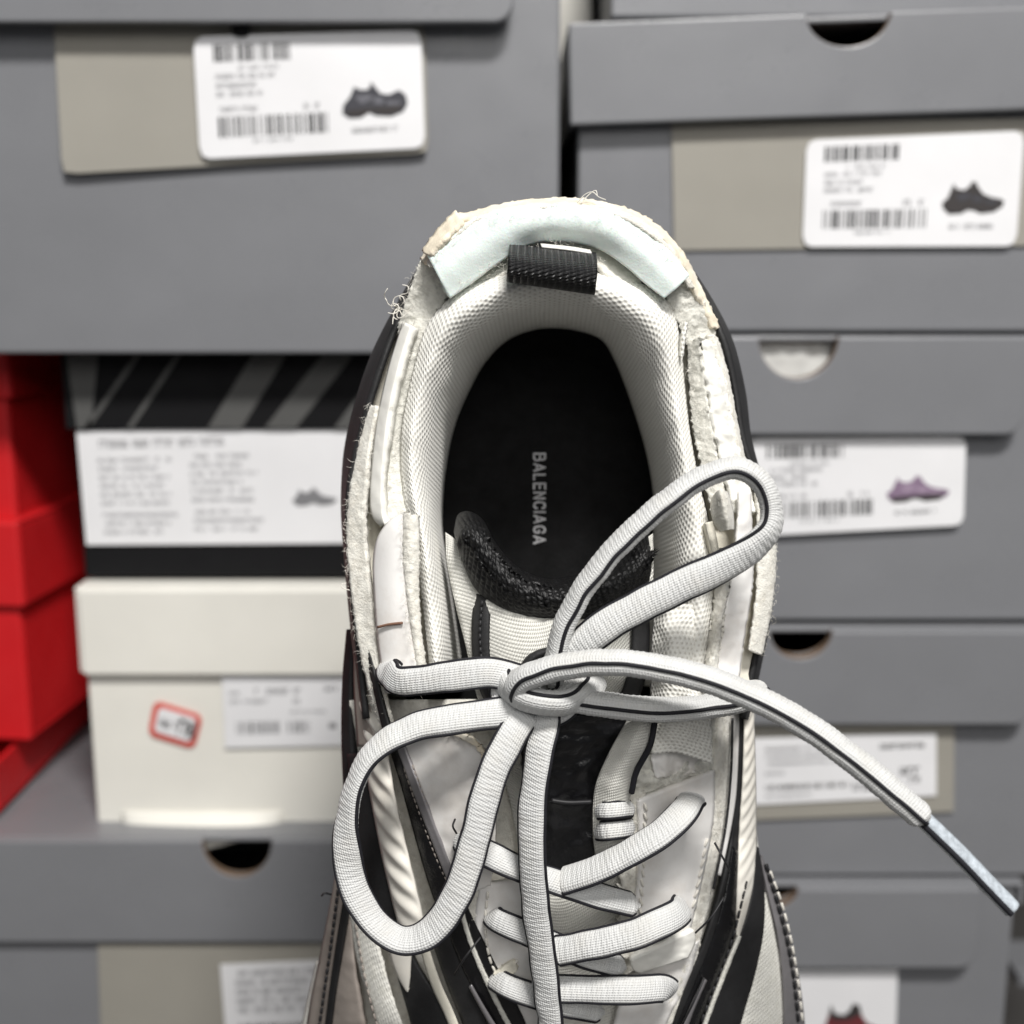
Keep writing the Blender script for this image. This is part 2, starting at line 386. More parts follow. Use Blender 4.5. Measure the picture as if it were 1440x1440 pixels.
def carton(name, label, cat, Y, px0, px1, ytop, ylid, ybot, body, lid, edge=None, over=0.009, lid_px=None, notch=None, rad_px=0, depth=0.33, roll=0.0, group='shoe boxes in the stacks'):
    """shoe box from the pixel bounds of its front: lid ytop-ylid, body ylid-ybot"""
    ym = (ylid + ybot)/2; x0, x1 = xat(px0, ym, Y), xat(px1, ym, Y)
    zb, zl, zt = zat(ybot, Y), zat(ylid, Y), zat(ytop, Y)
    r = root(name, label, cat, (x0, Y, zb), group)
    edge = edge or body
    ztop_body = zt - 0.003
    nt_b = None
    lx = lid_px or (px0 - 6, px1 + 6); lx0, lx1 = xat(lx[0], ylid, Y - over), xat(lx[1], ylid, Y - over)
    if notch:
        n0 = xat(notch[0], ytop, Y); n1 = xat(notch[1], ytop, Y); dp = zat(ytop, Y) - zat(notch[2], Y)
        nt = ((n0 + n1)/2, (n1 - n0)/2, dp); nt_b = ((n0 + n1)/2, (n1 - n0)/2 + 0.001, dp + 0.0005 - 0.003)
    else: nt = None
    plate('front_panel', x0, x1, zb, ztop_body, Y, 0.0025, [body, edge], r, notch=nt_b)
    block('body', x0, x1, Y + 0.0026, Y + depth, zb, ztop_body, body, r, open_top=True)
    rp = rad_px / FPX * Y
    tl_ = min(.006, over - .001)
    plate('lid_front', lx0, lx1, zl, zt, Y - over, tl_, [lid, edge], r, bev=tl_*.42, rad=(rp, rp, 0.001, 0.001), notch=nt, roll=roll)
    block('lid', min(lx0, x0 - 0.003), max(lx1, x1 + 0.003), Y - over + tl_ + 0.0002, Y + depth + 0.004, zl + (rp and (zt - zl)*0.72), zt + 0.0002, lid, r, roll=roll)
    return r
def quad_fn(c, Y):
    a = [B(x, y, Y) for x, y in c]            # tl tr br bl
    def q(u, v, off=0.0):
        p = (a[0]*(1 - u) + a[1]*u)*(1 - v) + (a[3]*(1 - u) + a[2]*u)*v
        return Vector((p.x, p.y - off, p.z))
    return q
def paper(name, c, Y, m, parent, t=0.0006, rad=0.0, bow=0.0, lift=None):
    """flat sticker or card from four photo corners, rounded, a little bowed"""
    q = quad_fn(c, Y); nu, nv = 24, 10
    w = (q(1, 0) - q(0, 0)).length; hh = (q(0, 1) - q(0, 0)).length
    V = []; Fc = []
    for i in range(nu + 1):
        for j in range(nv + 1):
            u, v = i/nu, j/nv
            # squeeze the grid into a rounded rectangle
            if rad:
                x, y = u*w, v*hh
                for _ in range(1):
                    ex = rad - min(x, w - x); ey = rad - min(y, hh - y)
                    if ex > 0 and ey > 0:
                        d = math.hypot(ex, ey)
                        if d > rad:
                            s = rad/d
                            x = rad - ex*s if x < w/2 else w - rad + ex*s
                            y = rad - ey*s if y < hh/2 else hh - rad + ey*s
                u, v = x/w, y/hh
            off = bow*math.sin(math.pi*u) if lift is None else lift(u, v)
            V.append(q(u, v, off + 0.0001))
    for i in range(nu):
        for j in range(nv):
            k = i*(nv + 1) + j; Fc.append((k, k + 1, k + nv + 2, k + nv + 1))
    if (V[Fc[0][1]] - V[Fc[0][0]]).cross(V[Fc[0][3]] - V[Fc[0][0]]).y > 0: Fc = [f[::-1] for f in Fc]
    o = mesh(name, V, Fc, m, parent, smooth=False)
    s = o.modifiers.new('thickness', 'SOLIDIFY'); s.thickness = t; s.offset = 1
    return o
def ink_rects(name, rects, q, off, m, parent):
    V = []; Fc = []
    for (u0, v0, u1, v1) in rects:
        k = len(V); V += [q(u0, v0, off), q(u0, v1, off), q(u1, v1, off), q(u1, v0, off)]; Fc.append((k, k + 1, k + 2, k + 3))
    return mesh(name, V, Fc, m, parent, smooth=False)
def barcode(u0, u1, v0, v1, n=34, skip=0.0):
    ws = [random.choice((1, 1, 2, 3)) for _ in range(2*n)]; T = sum(ws); x = u0; out = []
    for k, w in enumerate(ws):
        d = (u1 - u0)*w/T
        if k % 2 == 0: out.append((x, v0, x + d, v1))
        x += d
    return out
def textrow(u0, u1, v, h, gw=0.012):
    out = []; x = u0
    while x < u1:
        if random.random() < 0.16: x += gw; continue
        k = random.random()
        out.append((x, v, x + gw*0.25, v + h))
        if k < 0.6: out.append((x + gw*0.3, v if k < 0.3 else v + h*0.75, x + gw*0.8, v + h*(0.25 if k < 0.3 else 1)))
        if k > 0.3: out.append((x + gw*0.5, v, x + gw*0.75, v + h))
        x += gw
    return out
SHOE = [(0.02, .80), (0.0, .62), (0.08, .50), (0.14, .20), (0.17, .06), (0.22, .22), (0.34, .26), (0.42, .16), (0.46, .02), (0.53, .04), (0.56, .18), (0.66, .40), (0.80, .50), (0.93, .54), (1.0, .62), (0.97, .78), (0.84, .93), (0.62, .97), (0.52, .86), (0.42, .84), (0.32, .96), (0.12, .98)]
CHUNK = [(0.0, .85), (0.02, .62), (0.12, .42), (0.2, .12), (0.3, .22), (0.42, .20), (0.46, .0), (0.52, .16), (0.6, .34), (0.72, .38), (0.88, .26), (0.98, .42), (1.0, .66), (0.93, .88), (0.75, 1), (0.5, .96), (0.4, .84), (0.28, 1), (0.1, 1)]
def silhouette(name, shape, q, box, off, m, parent):
    u0, v0, u1, v1 = box
    V = [q(u0 + (u1 - u0)*a, v0 + (v1 - v0)*b, off) for a, b in shape][::-1]
    o = mesh(name, V, [tuple(range(len(V)))], m, parent, smooth=False)
    if o.data.polygons[0].normal.y > 0: o.data.flip_normals()
    return o
def std_label(parent, c, Y, shape, sm, off=0.0, rad=0.004):
    lb = paper('label', c, Y, M['label'], parent, rad=rad)
    q = quad_fn(c, Y); o = 0.0009
    ink_rects('barcode', barcode(.085, .44, .07, .21, 20), q, o, M['ink'], lb)
    ink_rects('barcode', barcode(.09, .58, .66, .83, 26), q, o, M['ink'], lb)
    rows = textrow(.19, .36, .25, .03) + textrow(.09, .35, .31, .04) + textrow(.09, .27, .385, .04) + textrow(.09, .31, .455, .04) + textrow(.10, .26, .58, .04) + textrow(.46, .49, .575, .05) + textrow(.52, .55, .575, .05) + textrow(.24, .42, .855, .03) + textrow(.68, .88, .80, .045)
    ink_rects('printed_text', rows, q, o, M['ink_soft'], lb)
    silhouette('shoe_picture', shape, q, (.64, .42, .93, .72), o, sm, lb)
    for pv in ([(0.20, .40), (0.40, .34), (0.50, .46), (0.30, .62)], [(0.52, .40), (0.66, .52), (0.60, .66), (0.48, .60)], [(0.70, .55), (0.90, .60), (0.86, .68), (0.68, .68)]):
        silhouette('shoe_picture_panel', pv, q, (.64, .42, .93, .72), o + 0.0001, M['shoe_light'] if sm is M['shoe_grey'] else (M['shoe_pale'] if sm is M['shoe_mauve'] else M['shoe_grey']), lb)
    silhouette('shoe_picture_sole', [(0.02, .80), (0.5, .74), (0.97, .72), (0.84, .93), (0.62, .96), (0.52, .88), (0.42, .86), (0.32, .95), (0.12, .97)], q, (.645, .42, .925, .715), o + 0.0002, M['shoe_black'], lb)
    return lb
GC = M['grey_card']; BR = M['inner_card']
# --- left stack
bA = carton('shoe_box', 'large grey shoe box atop the left stack, black chunky shoe on its label', 'shoe box', Y0, -170, 786, -150, 40, 497, GC, GC, BR, lid_px=(-175, 722), rad_px=26, over=0.013)
cA = [(76, 22), (597, 36), (603, 216), (92, 246)]
paper('card_tag', cA, Y0 - 0.0006, M['beige_card'], bA, t=0.001, rad=0.003, lift=lambda u, v: 0.0028*v*(0.4 + abs(u - .55)))
q = quad_fn(cA, Y0)
lA = std_label(bA, [(272, 52), (592, 42), (598, 208), (282, 224)], Y0 - 0.0048, CHUNK, M['shoe_grey'])
plate('sticker_dot', xat(330, 40, Y0), xat(356, 40, Y0), zat(56, Y0), zat(38, Y0), Y0 - 0.0066, 0.0005, [M['black_card']], bA, rad=(0.003, 0.003, 0, 0), bev=0)
YB = Y0 + 0.024; YC = Y0 + 0.012
bB = carton('shoe_box', 'black shoe box with grey-striped lid and a wide white text label', 'shoe box', YB, 112, 640, yat(zat(497, Y0) - 0.001, YB), 603, yat(zat(826, YC - .005) + 0.0005, YB), M['black_card'], M['black_card'], lid_px=(92, 650), over=0.003)
zt, zl = zat(499, YB), zat(603, YB)
for (a, b2, wd_) in ((92, 128, 40), (165, 118, 8), (222, 178, 8), (330, 292, 48), (428, 372, 44), (520, 470, 40)):
    ya = YB - 0.0036
    V = [B(b2 - (0 if wd_ > 30 else 0), 602, ya), B(b2 + wd_, 602, ya), B(a + wd_ + 25, 499, ya), B(a + 25, 499, ya)] if wd_ != 40 or a != 92 else [B(108, 602, ya), B(128, 602, ya), B(138, 499, ya), B(93, 499, ya)]
    mesh('lid_stripe', V, [(0, 1, 2, 3)], M['stripe_grey'], bB, smooth=False)
cB = [(108, 606), (560, 596), (566, 763), (122, 766)]
lB = paper('label', cB, YB - 0.0006, M['label'], bB)
q = quad_fn(cB, YB - 0.0006)
rows = []
for k in range(9): rows += textrow(.06, .06 + .24*random.uniform(.75, 1), .24 + k*.075 + (0.03 if k > 5 else 0), .035, .0085)
for k in range(9): rows += textrow(.345, .345 + .24*random.uniform(.65, 1), .22 + k*.075 + (0.03 if k > 5 else 0), .035, .0085)
ink_rects('printed_text', rows, q, 0.0009, M['ink_soft'], lB)
ink_rects('printed_text', textrow(.055, .45, .08, .07, .013), q, 0.0009, M['ink_soft'], lB)
silhouette('shoe_picture', SHOE, q, (.66, .52, .80, .68), 0.0009, M['ink_soft'], lB)
YC = Y0 + 0.012
bC = carton('shoe_box', 'cream shoe box with a red-bordered price sticker below its cream lid', 'shoe box', YC, 130, 640, 826, 945, 1166, M['cream_card'], M['cream_card'], lid_px=(117, 650), over=0.005)
cS = [(217, 984), (286, 1006), (274, 1053), (208, 1033)]
st = paper('price_sticker', cS, YC - 0.0006, M['ink_red'], bC, rad=0.004)
cS2 = [(224, 994), (277, 1010), (268, 1043), (217, 1027)]
sw = paper('sticker_field', cS2, YC - 0.0014, M['label'], st, rad=0.002)
q = quad_fn(cS2, YC - 0.0016); rows = []
rows += textrow(.10, .42, .42, .30, .10) + textrow(.42, .95, .16, .66, .17) + textrow(.50, .90, .36, .30, .09)
ink_rects('printed_text', rows, q, 0.0008, M['ink'], st)
cL = [(312, 944), (560, 938), (562, 1046), (317, 1051)]
lC = paper('label', cL, YC - 0.001, M['label'], bC)
q = quad_fn(cL, YC - 0.001)
ink_rects('printed_text', textrow(.14, .44, .23, .075, .022) + textrow(.04, .09, .26, .05, .02) + textrow(.58, .66, .22, .06, .02) + textrow(.04, .24, .37, .05, .02) + textrow(.40, .44, .37, .08, .02) + textrow(.38, .58, .53, .03, .015), q, 0.0009, M['ink_soft'], lC)
ink_rects('barcode', barcode(.07, .32, .66, .82, 16) + barcode(.36, .50, .66, .82, 8) + [(.60, .70, .64, .77)], q, 0.0009, M['ink_soft'], lC)
# the bulging bottom flap of the cream box
V = []; Fc = []
for i in range(21):
    u = i/20; s = math.sin(math.pi*min(1, u*1.0))**0.8
    for j in range(7):
        v = j/6; a = B(172 + 225*u, 1140 + 18*v + (26*s*v*(1.15 - .75*u)), YC)
        V.append((a.x, YC - 0.0008 - 0.012*s*v, a.z))
for i in range(20):
    for j in range(6): k = i*7 + j; Fc.append((k, k + 1, k + 8, k + 7))
fl = mesh('bottom_flap', V, Fc, M['cream_card'], bC); s = fl.modifiers.new('thickness', 'SOLIDIFY'); s.thickness = 0.001; s.offset = 0
YD = Y0 - 0.004
bD = carton('shoe_box', 'grey shoe box under the cream box, a dark thumb hole in its lid', 'shoe box', YD, -160, 640, 1176, 1318, 1622, GC, GC, BR, lid_px=(-170, 650), notch=(288, 384, 1226), over=0.005)
paper('card_tag', [(138, 1326), (560, 1326), (560, 1560), (146, 1560)], YD - 0.0008, M['beige_card'], bD)
cD = [(310, 1356), (560, 1345), (560, 1500), (322, 1505)]
lD = paper('label', cD, YD - 0.0022, M['label'], bD); q = quad_fn(cD, YD - 0.0022); rows = []
for k in range(5): rows += textrow(.08, .08 + random.uniform(.4, .55), .06 + k*.085, .05, .016)
ink_rects('printed_text', rows, q, 0.0009, M['ink_soft'], lD)
ink_rects('barcode', barcode(.08, .6, .56, .63, 30), q, 0.0009, M['ink'], lD)
# --- red boxes, set back on the left
def red_box(label, Y, px, ytop, ylid, ybot, yaw, over=0.004, w=0.30, depth=0.30):
    c = B(px, ybot, Y); r = root('shoe_box', label, 'shoe box', c, 'shoe boxes in the stacks')
    zb = c.z; zl = B(px, ylid, Y).z if ylid else None; zt = B(px, ytop, Y).z
    plate('front_panel', c.x - w, c.x, zb, zt - 0.003, Y, 0.0025, [M['red_card']], r)
    block('body', c.x - w, c.x, Y + 0.0026, Y + depth, zb, zt - 0.003, M['red_card'], r, open_top=True)
    if ylid:
        plate('lid_front', c.x - w - over, c.x + over, zl, zt, Y - over, 0.0025, [M['red_card']], r)
        block('lid', c.x - w - over, c.x + over, Y - over + 0.0026, Y + depth + over, zl, zt + 0.0003, M['red_card'], r)
    r.rotation_euler.z = math.radians(yaw)
    return r
red_box('red shoe box with an overhanging lid, between the two other red boxes', Y0 + 0.035, 42, 733, 851, 1042, -5, depth=0.2)
red_box('uppermost red shoe box, directly under the large grey box at the left', Y0 + 0.04, 22, 480, 560, 731, -5, depth=0.2)
YR = Y0 + 0.012
red_box('lowest red shoe box, lying on the grey box at bottom left', YR, -4, yat(zat(1042, Y0 + 0.035) - 0.001, YR), 0, yat(zat(1176, YD - .005) + 0.001, YR), 0, w=0.28, depth=0.24)
# --- right stack
bF = carton('shoe_box', 'grey shoe box at the top right, only its lower edge in view', 'shoe box', Y0 + 0.03, 860, 1620, -260, -120, 24, GC, GC)
bK = carton('shoe_box', 'cream shoe box set back in the gap between the two stacks at the top', 'shoe box', Y0 + 0.11, 640, 832, -200, -60, 205, M['cream_card'], M['cream_card'], depth=0.2)
bG = carton('shoe_box', 'grey shoe box with a wide overlapping lid and large black thumb hole, top right', 'shoe box', Y0, 812, 1590, 24, 166, 466, GC, GC, BR, lid_px=(800, 1600), notch=(1130, 1246, 70), over=0.009, roll=math.radians(1.9))
paper('card_tag', [(944, 172), (1470, 166), (1470, 345), (948, 352)], Y0 - 0.0007, M['beige_card'], bG)
std_label(bG, [(1134, 197), (1440, 184), (1428, 346), (1128, 347)], Y0 - 0.002, SHOE, M['shoe_black'])
bH = carton('shoe_box', 'grey shoe box with tissue in its thumb hole and a mauve shoe on its label', 'shoe box', Y0 + 0.001, 850, 1600, 472, 608, 872, GC, GC, BR, lid_px=(840, 1438), notch=(1062, 1172, 530), rad_px=26)
V = []; Fc = []
for i in range(17):
    for j in range(9):
        a = B(1050 + 134*i/16, 478 + 66*j/8, Y0 + 0.004); V.append((a.x, a.y + 0.0012*nz((i*.6, j*.5, 2)), a.z))
for i in range(16):
    for j in range(8): k = i*9 + j; Fc.append((k, k + 1, k + 10, k + 9))
ti = mesh('tissue', V, Fc, M['tissue'], bH)
std_label(bH, [(1052, 616), (1358, 613), (1354, 738), (1052, 754)], Y0 - 0.002, SHOE, M['shoe_mauve'])
bI = carton('shoe_box', 'grey shoe box third from the top on the right, beige card behind its white label', 'shoe box', Y0, 850, 1580, 880, 1010, 1231, GC, GC, BR, lid_px=(840, 1448), notch=(1078, 1163, 918), rad_px=24)
paper('card_tag', [(960, 1016), (1341, 1014), (1340, 1140), (960, 1156)], Y0 - 0.0007, M['beige_card'], bI, t=0.001)
cI = [(1000, 1040), (1316, 1030), (1316, 1118), (1000, 1134)]
lI = paper('label', cI, Y0 - 0.0022, M['label'], bI); q = quad_fn(cI, Y0 - 0.0022)
ink_rects('printed_text', textrow(.24, .52, .14, .05, .012) + textrow(.24, .58, .25, .05, .012) + textrow(.24, .60, .36, .05, .012) + textrow(.24, .33, .51, .05, .012) + textrow(.24, .44, .86, .04, .012) + textrow(.63, .72, .74, .12, .02), q, 0.0009, M['ink_soft'], lI)
ink_rects('barcode', barcode(.24, .62, .71, .79, 30) + textrow(.75, .94, .14, .08, .02) + textrow(.84, .93, .52, .12, .03) + textrow(.88, .93, .67, .1, .025), q, 0.0009, M['ink'], lI)
bJ = carton('shoe_box', 'grey shoe box at the bottom right, maroon shoe on its label', 'shoe box', Y0 - 0.002, 850, 1408, 1238, 1348, 1622, GC, GC, BR, lid_px=(840, 1374), notch=(1040, 1116, 1264), rad_px=30)
cJ = [(1010, 1364), (1262, 1362), (1256, 1545), (1010, 1550)]
lJ = paper('label', cJ, Y0 - 0.004, M['label'], bJ)
silhouette('shoe_picture', SHOE, quad_fn(cJ, Y0 - 0.004), (.56, .26, .98, .62), 0.0009, M['shoe_maroon'], lJ)
silhouette('shoe_picture_top', [(0.14, .22), (0.17, .02), (0.22, .2), (0.34, .24), (0.42, .14), (0.46, .0), (0.55, .04), (0.58, .22), (0.4, .34), (0.2, .34)], quad_fn(cJ, Y0 - 0.004), (.56, .25, .98, .62), 0.0011, M['shoe_black'], lJ)
bL = carton('shoe_box', 'pale shoe box, coloured dark for the shade of the bottom right corner', 'shoe box', Y0 + 0.16, 1438, 1700, 1362, 1392, 1530, M['black_card'], M['grey_card'], depth=0.03)  # shade of the gap put into the colour: black and grey card

# ================================================================== the sneaker
sn = root('sneaker', 'white and black lace-up sneaker with torn raw collar edges and a tied bow', 'sneaker', P(775, 1960, -75))
# ---- inside
panel('insole', [[(560, 420, -57), (545, 700, -57), (575, 1010, -57)], [(770, 395, -57), (770, 700, -57), (770, 1010, -57)], [(985, 420, -57), (1000, 700, -57), (960, 1010, -57)]], M['insole'], sn, thick=3, nu=30, nv=16)
insole = sn.children[-1]
c0 = [(606,965,-4),(598,900,-4),(592,840,-5),(585,780,-6),(568,700,-9),(563,650,-10),(566,590,-10),(582,515,-9),(602,455,-7),(645,410,-5),(712,384,-4),(780,378,-4),(845,384,-4),(905,400,-5),(943,430,-7),(957,480,-9),(963,540,-10),(971,610,-10),(984,680,-9),(1001,760,-7),(1004,850,-4),(1000,965,-4)]
c1 = [(616,965,1),(610,900,1),(604,840,0),(600,780,-1),(584,700,-4),(579,650,-5),(584,590,-5),(602,520,-4),(624,468,-1),(664,432,1),(720,406,2),(780,401,2),(838,406,2),(886,426,1),(921,458,-1),(938,505,-4),(948,560,-5),(958,620,-5),(969,690,-4),(982,760,-2),(984,850,1),(978,965,1)]
c2 = [(632,965,-6),(628,900,-6),(624,840,-7),(616,780,-9),(605,700,-12),(603,650,-13),(610,590,-13),(631,530,-12),(655,488,-9),(690,456,-7),(735,436,-6),(780,432,-6),(825,436,-6),(866,456,-7),(894,490,-9),(912,530,-12),(924,580,-13),(936,640,-13),(944,700,-12),(952,770,-9),(952,850,-7),(946,965,-6)]
c3 = [(645,965,-30),(640,900,-30),(633,840,-30),(626,780,-31),(618,720,-32),(622,650,-32),(633,590,-32),(654,540,-31),(675,504,-30),(705,474,-28),(740,457,-28),(775,453,-28),(815,457,-28),(851,473,-28),(872,505,-30),(889,545,-31),(905,595,-32),(918,650,-32),(925,710,-32),(924,770,-31),(922,850,-30),(915,965,-30)]
c4 = [(655,965,-60),(645,900,-60),(636,840,-60),(627,790,-60),(622,730,-60),(628,655,-60),(641,597,-60),(663,545,-60),(685,508,-60),(713,480,-60),(745,466,-60),(775,462,-60),(812,466,-60),(846,479,-60),(865,510,-60),(881,550,-60),(898,600,-60),(912,655,-60),(919,710,-60),(917,770,-60),(911,850,-60),(905,965,-60)]
panel('lining', [c0, c1, c2, c3, c4], M['mesh'], sn, thick=2.0, nu=190, nv=34, rough=0.9, rs=0.016)
# printed word on the insole, one letter each
GL = {'B': [[(0,0),(0,1),(.42,1),(.58,.88),(.58,.64),(.42,.54),(0,.54)],[(.42,.54),(.64,.42),(.64,.13),(.44,0),(0,0)]],
      'A': [[(0,0),(.34,1),(.68,0)],[(.14,.27),(.54,.27)]], 'L': [[(0,1),(0,0),(.5,0)]], 'E': [[(.52,1),(0,1),(0,0),(.52,0)],[(0,.52),(.46,.52)]],
      'N': [[(0,0),(0,1),(.56,0),(.56,1)]], 'C': [[(.6,.74),(.54,.92),(.34,1),(.12,.92),(0,.7),(0,.3),(.12,.08),(.34,0),(.54,.08),(.6,.26)]],
      'I': [[(0,0),(0,1)]], 'G': [[(.6,.74),(.54,.92),(.34,1),(.12,.92),(0,.7),(0,.3),(.12,.08),(.34,0),(.54,.08),(.6,.24),(.6,.45),(.36,.45)]]}
WD = {'B': .64, 'A': .68, 'L': .5, 'E': .52, 'N': .56, 'C': .6, 'I': 0, 'G': .6}
word = 'BALENCIAGA'; tot = sum(WD[c] + .36 for c in word) - .36; s_ = 126/tot; adv = 0; hgt = 15.5
for ch in word:
    V = []; Fc = []
    for st_ in GL[ch]:
        for a, b in zip(st_, st_[1:]):
            d = Vector((b[0] - a[0], b[1] - a[1])); d.normalize(); nn = Vector((-d.y, d.x))*.095; e = d*.06
            k = len(V)
            for q_ in ((a[0] - e.x - nn.x, a[1] - e.y - nn.y), (b[0] + e.x - nn.x, b[1] + e.y - nn.y), (b[0] + e.x + nn.x, b[1] + e.y + nn.y), (a[0] - e.x + nn.x, a[1] - e.y + nn.y)):
                yy = 638 + (adv + q_[0])*s_; xx = 751 + hgt*q_[1]
                V.append(P(xx, yy, -56.6 + 0.02*(len(V) % 7)))
            Fc.append((k, k + 1, k + 2, k + 3))
    mesh('letter', V, Fc, M['print'], insole, smooth=False)
    adv += WD[ch] + .36
# ---- outer shell round the collar
s0 = [(520,1010,-14),(508,900,-14),(498,800,-13),(495,700,-13),(513,610,-13),(545,505,-12),(577,425,-14),(606,375,-14),(652,322,-13),(708,304,-13),(770,297,-13),(835,299,-13),(886,314,-13),(928,342,-13),(955,376,-14),(982,420,-14),(1013,480,-12),(1029,550,-13),(1040,620,-13),(1066,700,-13),(1078,780,-13),(1072,860,-13),(1056,930,-14),(1040,1010,-14)]
s1 = [(512,1010,-34),(502,900,-34),(493,800,-34),(487,700,-34),(495,610,-34),(527,505,-32),(571,420,-30),(602,372,-28),(651,320,-26),(707,302,-26),(770,295,-26),(835,297,-26),(888,312,-26),(930,340,-28),(960,374,-30),(990,416,-32),(1023,480,-33),(1041,550,-34),(1050,620,-34),(1070,700,-34),(1082,780,-34),(1077,860,-34),(1062,940,-34),(1046,1010,-34)]
def shrink(c, k, w): return [(775 + (x - 775)*k, 720 + (y - 720)*(k if y < 900 else 1), w) for x, y, _ in c]
panel('quarter_panel', [s0, s1, shrink(s1, .93, -70), shrink(s1, .90, -92)], M['black'], sn, thick=1.5, nu=140, nv=20)
panel('sole', [shrink(s1, .92, -90)[:12] + [(775, 318, -90)], shrink(s1, .3, -93)[:12] + [(775, 560, -93)], (shrink(s1, .92, -90)[12:] + [])[::-1] + [(775, 318, -90)]], M['sole'], sn, thick=8, nu=60, nv=14)
# ---- vamp body to the toe (below the frame)
rows = []
for y in (985, 1050, 1120, 1200, 1280, 1360, 1440, 1540, 1640, 1740, 1830, 1900, 1950):
    l, r_ = lerp_tab(SIL_L, y), lerp_tab(SIL_R, y); cx, hw = (l + r_)/2, (r_ - l)/2
    row = [(cx - hw*.93, y, -98)]
    for t in (-1, -.93, -.8, -.62, -.4, -.2, 0, .2, .4, .62, .8, .93, 1):
        x = cx + t*hw*0.985; open_ = (4 if y < 1420 and abs(t) < .3 else 0)
        row.append((x, y, max(-94, deck(x, y) - 3.5 - open_)))
    row.append((cx + hw*.93, y, -98)); rows.append(row)
panel('vamp', rows, M['fuzz'], sn, thick=1.5, nu=90, nv=80)
panel('outsole', [[(lerp_tab(SIL_L, y) + 10, y, -97) for y in range(960, 1961, 100)], [((lerp_tab(SIL_L, y) + lerp_tab(SIL_R, y))/2, y, -100) for y in range(960, 1961, 100)], [(lerp_tab(SIL_R, y) - 10, y, -97) for y in range(960, 1961, 100)]], M['sole'], sn, thick=9, nu=40, nv=12)

# ---- raw edge layers round the collar: left
panel('backing', [[(562,440,-18),(535,520,-19),(510,600,-19),(498,680,-19),(500,760,-18),(512,850,-17),(530,960,-15)], [(605,440,-14),(590,520,-16),(575,600,-16),(572,680,-16),(585,760,-14),(600,850,-12),(610,960,-11)]], M['cream'], sn, thick=1, nu=60, nv=10, rough=0.8, rs=.05)
panel('torn_edge', [[(519,570,-13),(505,620,-13),(494,670,-13),(488,720,-12),(487,770,-12),(492,820,-11),(498,870,-11),(508,930,-10),(522,985,-9),(536,1022,-8)], [(529,570,-10),(520,620,-10),(515,670,-9),(512,720,-9),(515,770,-9),(520,820,-8),(525,870,-8),(531,930,-7),(541,985,-6),(550,1022,-6)]], M['fuzz'], sn, thick=1.5, nu=130, nv=8, rough=1.3, rs=.12, edge=1.6)
panel('foam_board', [[(566,452,-10),(545,520,-10),(530,590,-10),(522,660,-9),(520,705,-9),(524,728,-9),(535,741,-9)], [(578,458,-6),(559,522,-6),(545,590,-6),(538,660,-6),(537,705,-6),(538,722,-6),(541,738,-6)]], M['plate'], sn, thick=3, nu=70, nv=8, dome=0.4, rough=.3, rs=.05)
panel('glue_strip', [[(584,448,-10),(560,520,-9),(546,590,-9),(539,660,-9),(541,735,-8)], [(606,448,-9),(583,520,-11),(568,590,-12),(564,660,-11),(572,722,-8)]], M['fuzzgrey'], sn, thick=2, nu=110, nv=12, rough=1.2, rs=.14, edge=2)
panel('lining_edge', [[(601,462,-9),(583,515,-9),(570,575,-10),(566,640,-10),(567,700,-9),(578,745,-8)], [(612,464,-6),(593,518,-6),(580,578,-7),(575,640,-7),(576,700,-6),(584,745,-5)]], M['mesh'], sn, thick=.8, nu=50, nv=6, dome=.5)
panel('eyestay_upper', [[(566,721,-2),(546,733,-3),(530,757,-4),(524,790,-5),(525,830,-5),(530,900,-5),(541,975,-5)], [(569,720,-1),(569,738,-1),(568,764,-1),(568,800,-1),(573,850,-1),(582,910,-1),(596,975,-1)]], M['leather'], sn, thick=1.6, nu=60, nv=14, dome=1.6)
eyl = sn.children[-1]
tube('slit', [[P(*p) for p in spline([(531,882,-3.0),(548,878,-1.0),(566,876,.2)], 12)]], M['rust'], eyl, 0.00035)
panel('torn_ridge', [[(566,722,-1),(565,765,-1),(569,820,-1),(578,890,-1),(590,975,-2)], [(590,724,-1),(591,765,-1),(590,820,-2),(594,890,-2),(606,975,-3)]], M['fuzz'], sn, thick=1.5, nu=110, nv=10, dome=1.6, rough=1.2, rs=.13, edge=2)
# right
panel('backing', [[(940,420,-15),(958,500,-17),(968,580,-17),(982,660,-17),(1002,760,-15),(1005,860,-13),(1002,965,-12)], [(1000,430,-15),(1022,510,-17),(1034,580,-17),(1050,660,-17),(1082,760,-16),(1074,860,-15),(1058,965,-14)]], M['cream'], sn, thick=1, nu=60, nv=12, rough=1.0, rs=.05)
panel('glue_strip', [[(966,486,-11),(968,530,-12),(972,590,-12),(984,650,-11),(1000,720,-10)], [(982,474,-8),(989,530,-9),(998,590,-9),(1010,650,-9),(1026,720,-9)]], M['fuzzgrey'], sn, thick=2, nu=110, nv=12, rough=1.6, rs=.13, edge=3)
panel('foam_board', [[(985,474,-9),(994,530,-8),(1003,590,-8),(1015,650,-8),(1034,720,-8)], [(1000,480,-9),(1018,530,-9),(1031,590,-9),(1045,650,-9),(1064,720,-9)]], M['plate'], sn, thick=3, nu=80, nv=10, rough=.9, rs=.06, edge=2)
panel('torn_edge', [[(1002,470,-9),(1020,530,-9),(1032,590,-9),(1046,660,-9)], [(1010,474,-12),(1026,530,-12),(1037,590,-12),(1052,660,-12)]], M['fuzz'], sn, thick=2, nu=80, nv=6, rough=.8, rs=.13, edge=2)
panel('lining_edge', [[(962,452,-6),(957,470,-6),(955,500,-7)], [(968,453,-5),(965,472,-5),(961,502,-6)]], M['mesh'], sn, thick=1, nu=24, nv=6, dome=1)
